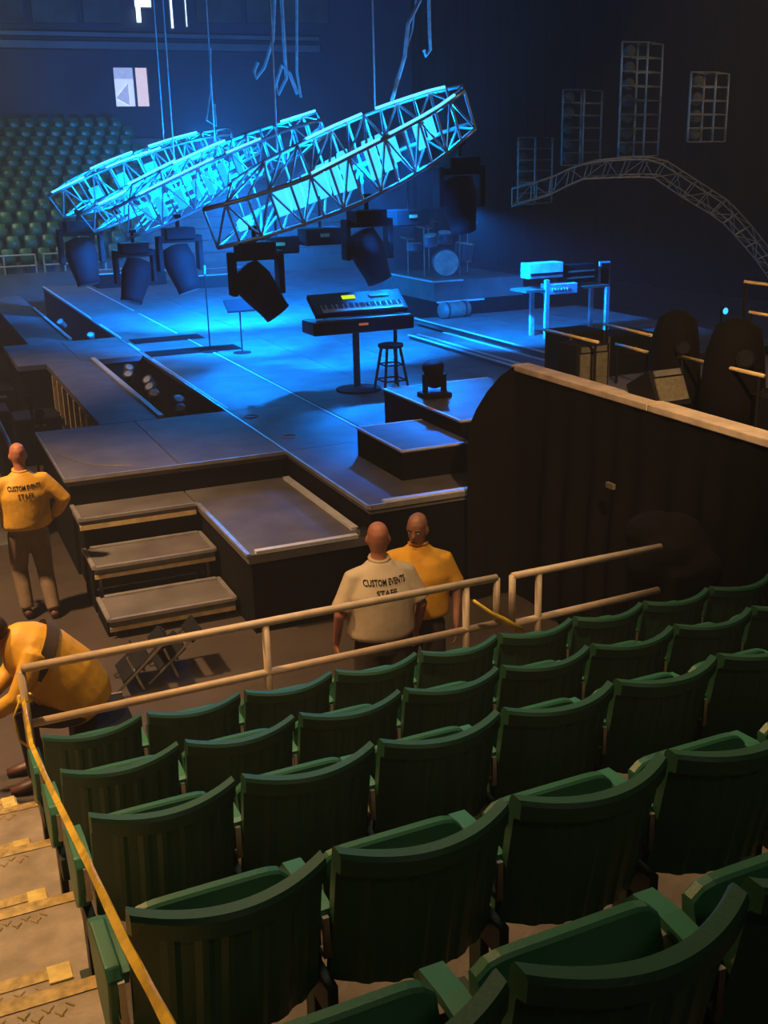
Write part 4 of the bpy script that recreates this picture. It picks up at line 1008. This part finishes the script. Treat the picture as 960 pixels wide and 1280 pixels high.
# walker in yellow jacket seen from behind
pW = atz(50, 760, 0)
standing('person in a yellow staff jacket and khaki trousers walking away by the thrust platform', (.82, 10.75, 0), math.radians(4), 1.76, M['skin'], M['jacket'], 'jacket', M['khaki'], 'long',
  [((-.195,0,1.385), (-.36,-.02,1.16), (-.30,.16,.98), (.2,1,-.4), (0,0,-1)), ((.195,0,1.385), (.37,-.04,1.17), (.28,.10,.97), (-.3,.8,-.5), (-1,0,0))],
  [((-.09,0,.88), (-.11,.10,.48), (-.10,-.02,.10), (-.10,.10,.035)), ((.09,0,.88), (.12,.03,.47), (.13,-.14,.09), (.14,-.01,.035))],
  ((0, .03, 1.645), (0, 1, -.12)), (STF, 1.34, .062), 1.12)
# two staff talking behind the railing
standing('person in a cream staff shirt with his back to the seats behind the railing', (2.86, 6.78, 0), math.radians(-6), 1.80, M['skin'], M['shirt'], 'shirt', M['dark'], 'short',
  [ARM_DN(-1, .31, .02), ARM_DN(1, .30, .04)],
  [((-.09,0,.88), (-.12,.03,.47), (-.13,-.02,.09), (-.14,.12,.035)), ((.09,0,.88), (.12,.03,.47), (.13,-.02,.09), (.15,.12,.035))],
  ((0, .015, 1.645), (.25, 1, -.10)), (STF, 1.355, .058), 1.18)
standing('bald person in a bright yellow shirt facing the man in cream', (3.30, 7.06, 0), math.radians(150), 1.75, M['skin2'], M['polo'], 'shirt', M['dark'], 'short',
  [ARM_DN(-1, .29, .05), ARM_DN(1, .29, .05)],
  [((-.09,0,.88), (-.12,.03,.47), (-.13,-.02,.09), (-.14,.12,.035)), ((.09,0,.88), (.12,.03,.47), (.13,-.02,.09), (.15,.12,.035))],
  ((0, .05, 1.635), (.25, 1, -.22), (0, .15, 1)), None, 1.1)
# crouching person at the foot of the stairs
def crouching():
    root = empty('person', (.85, 7.5, 0), 'person in a yellow jacket sitting hunched over at the stair foot', 'person')
    V = lambda x, y, z: Vector((x-.85, y-7.5, z))
    hip, mid, chest, nb, hc = V(.80,7.5,.62), V(.72,7.5,.86), V(.56,7.5,1.04), V(.38,7.5,1.14), V(.24,7.48,1.20)
    b = MB(); b.loft([(V(.84,7.5,.52), .15, .13), (hip, .17, .14), (mid, .165, .13), (chest, .18, .13), (V(.44,7.5,1.12), .13, .10), (nb, .065, .06)], 18, (0,1,0))
    limb(b, [V(.42,7.5,1.13), V(.30,7.49,1.17)], [.058, .056]); head(b, hc, (-.8, 0, -.5), (-.5, 0, .85))
    arms = []
    for q in (-1, 1):
        sh, el, wr = V(.50,7.5+q*.2,1.05), V(.34,7.5+q*.24,.78), V(.12,7.5+q*.12,.62); arms.append((sh, el, wr))
        limb(b, [sh, sh.lerp(el,.5), el, el.lerp(wr,.5), wr], [.052,.048,.04,.035,.027]); finger_hand(b, wr, (-1,-q*.3,-.3), (0,0,-1), .7)
        hp, kn, an = V(.80,7.5+q*.10,.55), V(.40,7.5+q*.16,.55), V(.42,7.5+q*.14,.10)
        limb(b, [hp, hp.lerp(kn,.5), kn, kn.lerp(an,.4), an], [.09,.08,.06,.054,.038]); b.loft([(an+Vector((.04,0,-.04)), .035,.03), (an+Vector((-.1,0,-.05)), .04,.028), (an+Vector((-.18,0,-.06)), .03,.02)], 10, (0,1,0))
    fuse(b.build('body', M['skin'], root, world=False)); face(root, hc, (-.8,0,-.5), (-.5,0,.85))
    j = MB(); j.loft([(V(.84,7.5,.50), .20, .20), (V(.78,7.5,.60), .24, .25), (V(.68,7.5,.78), .25, .26), (V(.54,7.5,.96), .245, .24), (V(.43,7.5,1.07), .205, .19), (V(.36,7.5,1.13), .13, .13), (V(.33,7.5,1.15), .085, .085)], 22, (0,1,0))
    for sh, el, wr in arms: limb(j, [sh.lerp(V(.55,7.5,1.05), .4), sh, sh.lerp(el,.5), el, el.lerp(wr,.5), el.lerp(wr,.92)], [.08,.085,.08,.072,.062,.046])
    jo = j.build('jacket', M['jacket'], root, world=False); fuse(jo, .012, 3)
    # dark shoulder strap band across the back
    st_ = MB(); pts = []
    for i in range(13):
        a = -1.9+3.8*i/12; c = V(.52,7.5,.97); ax = Vector((-.62,0,.40)).normalized(); up = Vector((.40,0,.62)).normalized()
        pts.append(c+up*math.cos(a)*.245+Vector((0,1,0))*math.sin(a)*.255)
    sd = Vector((-.84,0,.54))*.045
    g0 = [[p-sd, p+sd] for p in pts]; g1 = [[(p-V(.52,7.5,.97))*1.05+V(.52,7.5,.97)+o_ for o_ in (-sd, sd)] for p in pts]
    st_.grid(g1); st_.grid([list(reversed(r)) for r in g0]); so = st_.build('back_band', M['dark'], jo, world=False, smooth=True)
    tr = MB(); tr.loft([(V(.92,7.5,.52), .12,.10), (V(.84,7.5,.55), .19,.16), (V(.76,7.5,.66), .18,.15)], 18, (0,1,0))
    for q in (-1, 1):
        hp, kn, an = V(.80,7.5+q*.10,.55), V(.40,7.5+q*.16,.55), V(.42,7.5+q*.14,.12)
        limb(tr, [hp, hp.lerp(kn,.5), kn+Vector((-.02,0,.02)), kn.lerp(an,.5), an], [.115,.105,.088,.078,.07])
    fuse(tr.build('trousers', M['dark'], root, world=False), .012, 3)
    for q in (-1, 1):
        an = V(.42,7.5+q*.14,.10); s_ = MB(); s_.loft([(an+Vector((.07,0,-.05)), .04,.035), (an+Vector((0,0,-.04)), .05,.05), (an+Vector((-.1,0,-.055)), .052,.038), (an+Vector((-.2,0,-.065)), .03,.024)], 12, (0,1,0)); s_.build('shoe', M['shoe'], root, world=False, smooth=True)
    hm = MB(); hm.ball(hc+Vector((.02,0,.03)), (.10,.088,.10), 16, 10); hm.build('hair', M['hair'], root, world=False, smooth=True)
crouching()
sb = empty('road_case', (.92, 7.5, 0), 'low dark road case under the hunched person', 'case')
MB().b6(.70, 1.12, 7.22, 7.78, 0, .42).build('body', M['lamp'], sb, bevel=.015)
for y in (7.23, 7.77): MB().b6(.70, 1.12, y-.012, y+.012, .38, .43).build('edge_strip', M['grey'], sb)
MB().box((1.125, 7.5, .25), (.02, .12, .06)).build('latch', M['chrome'], sb)
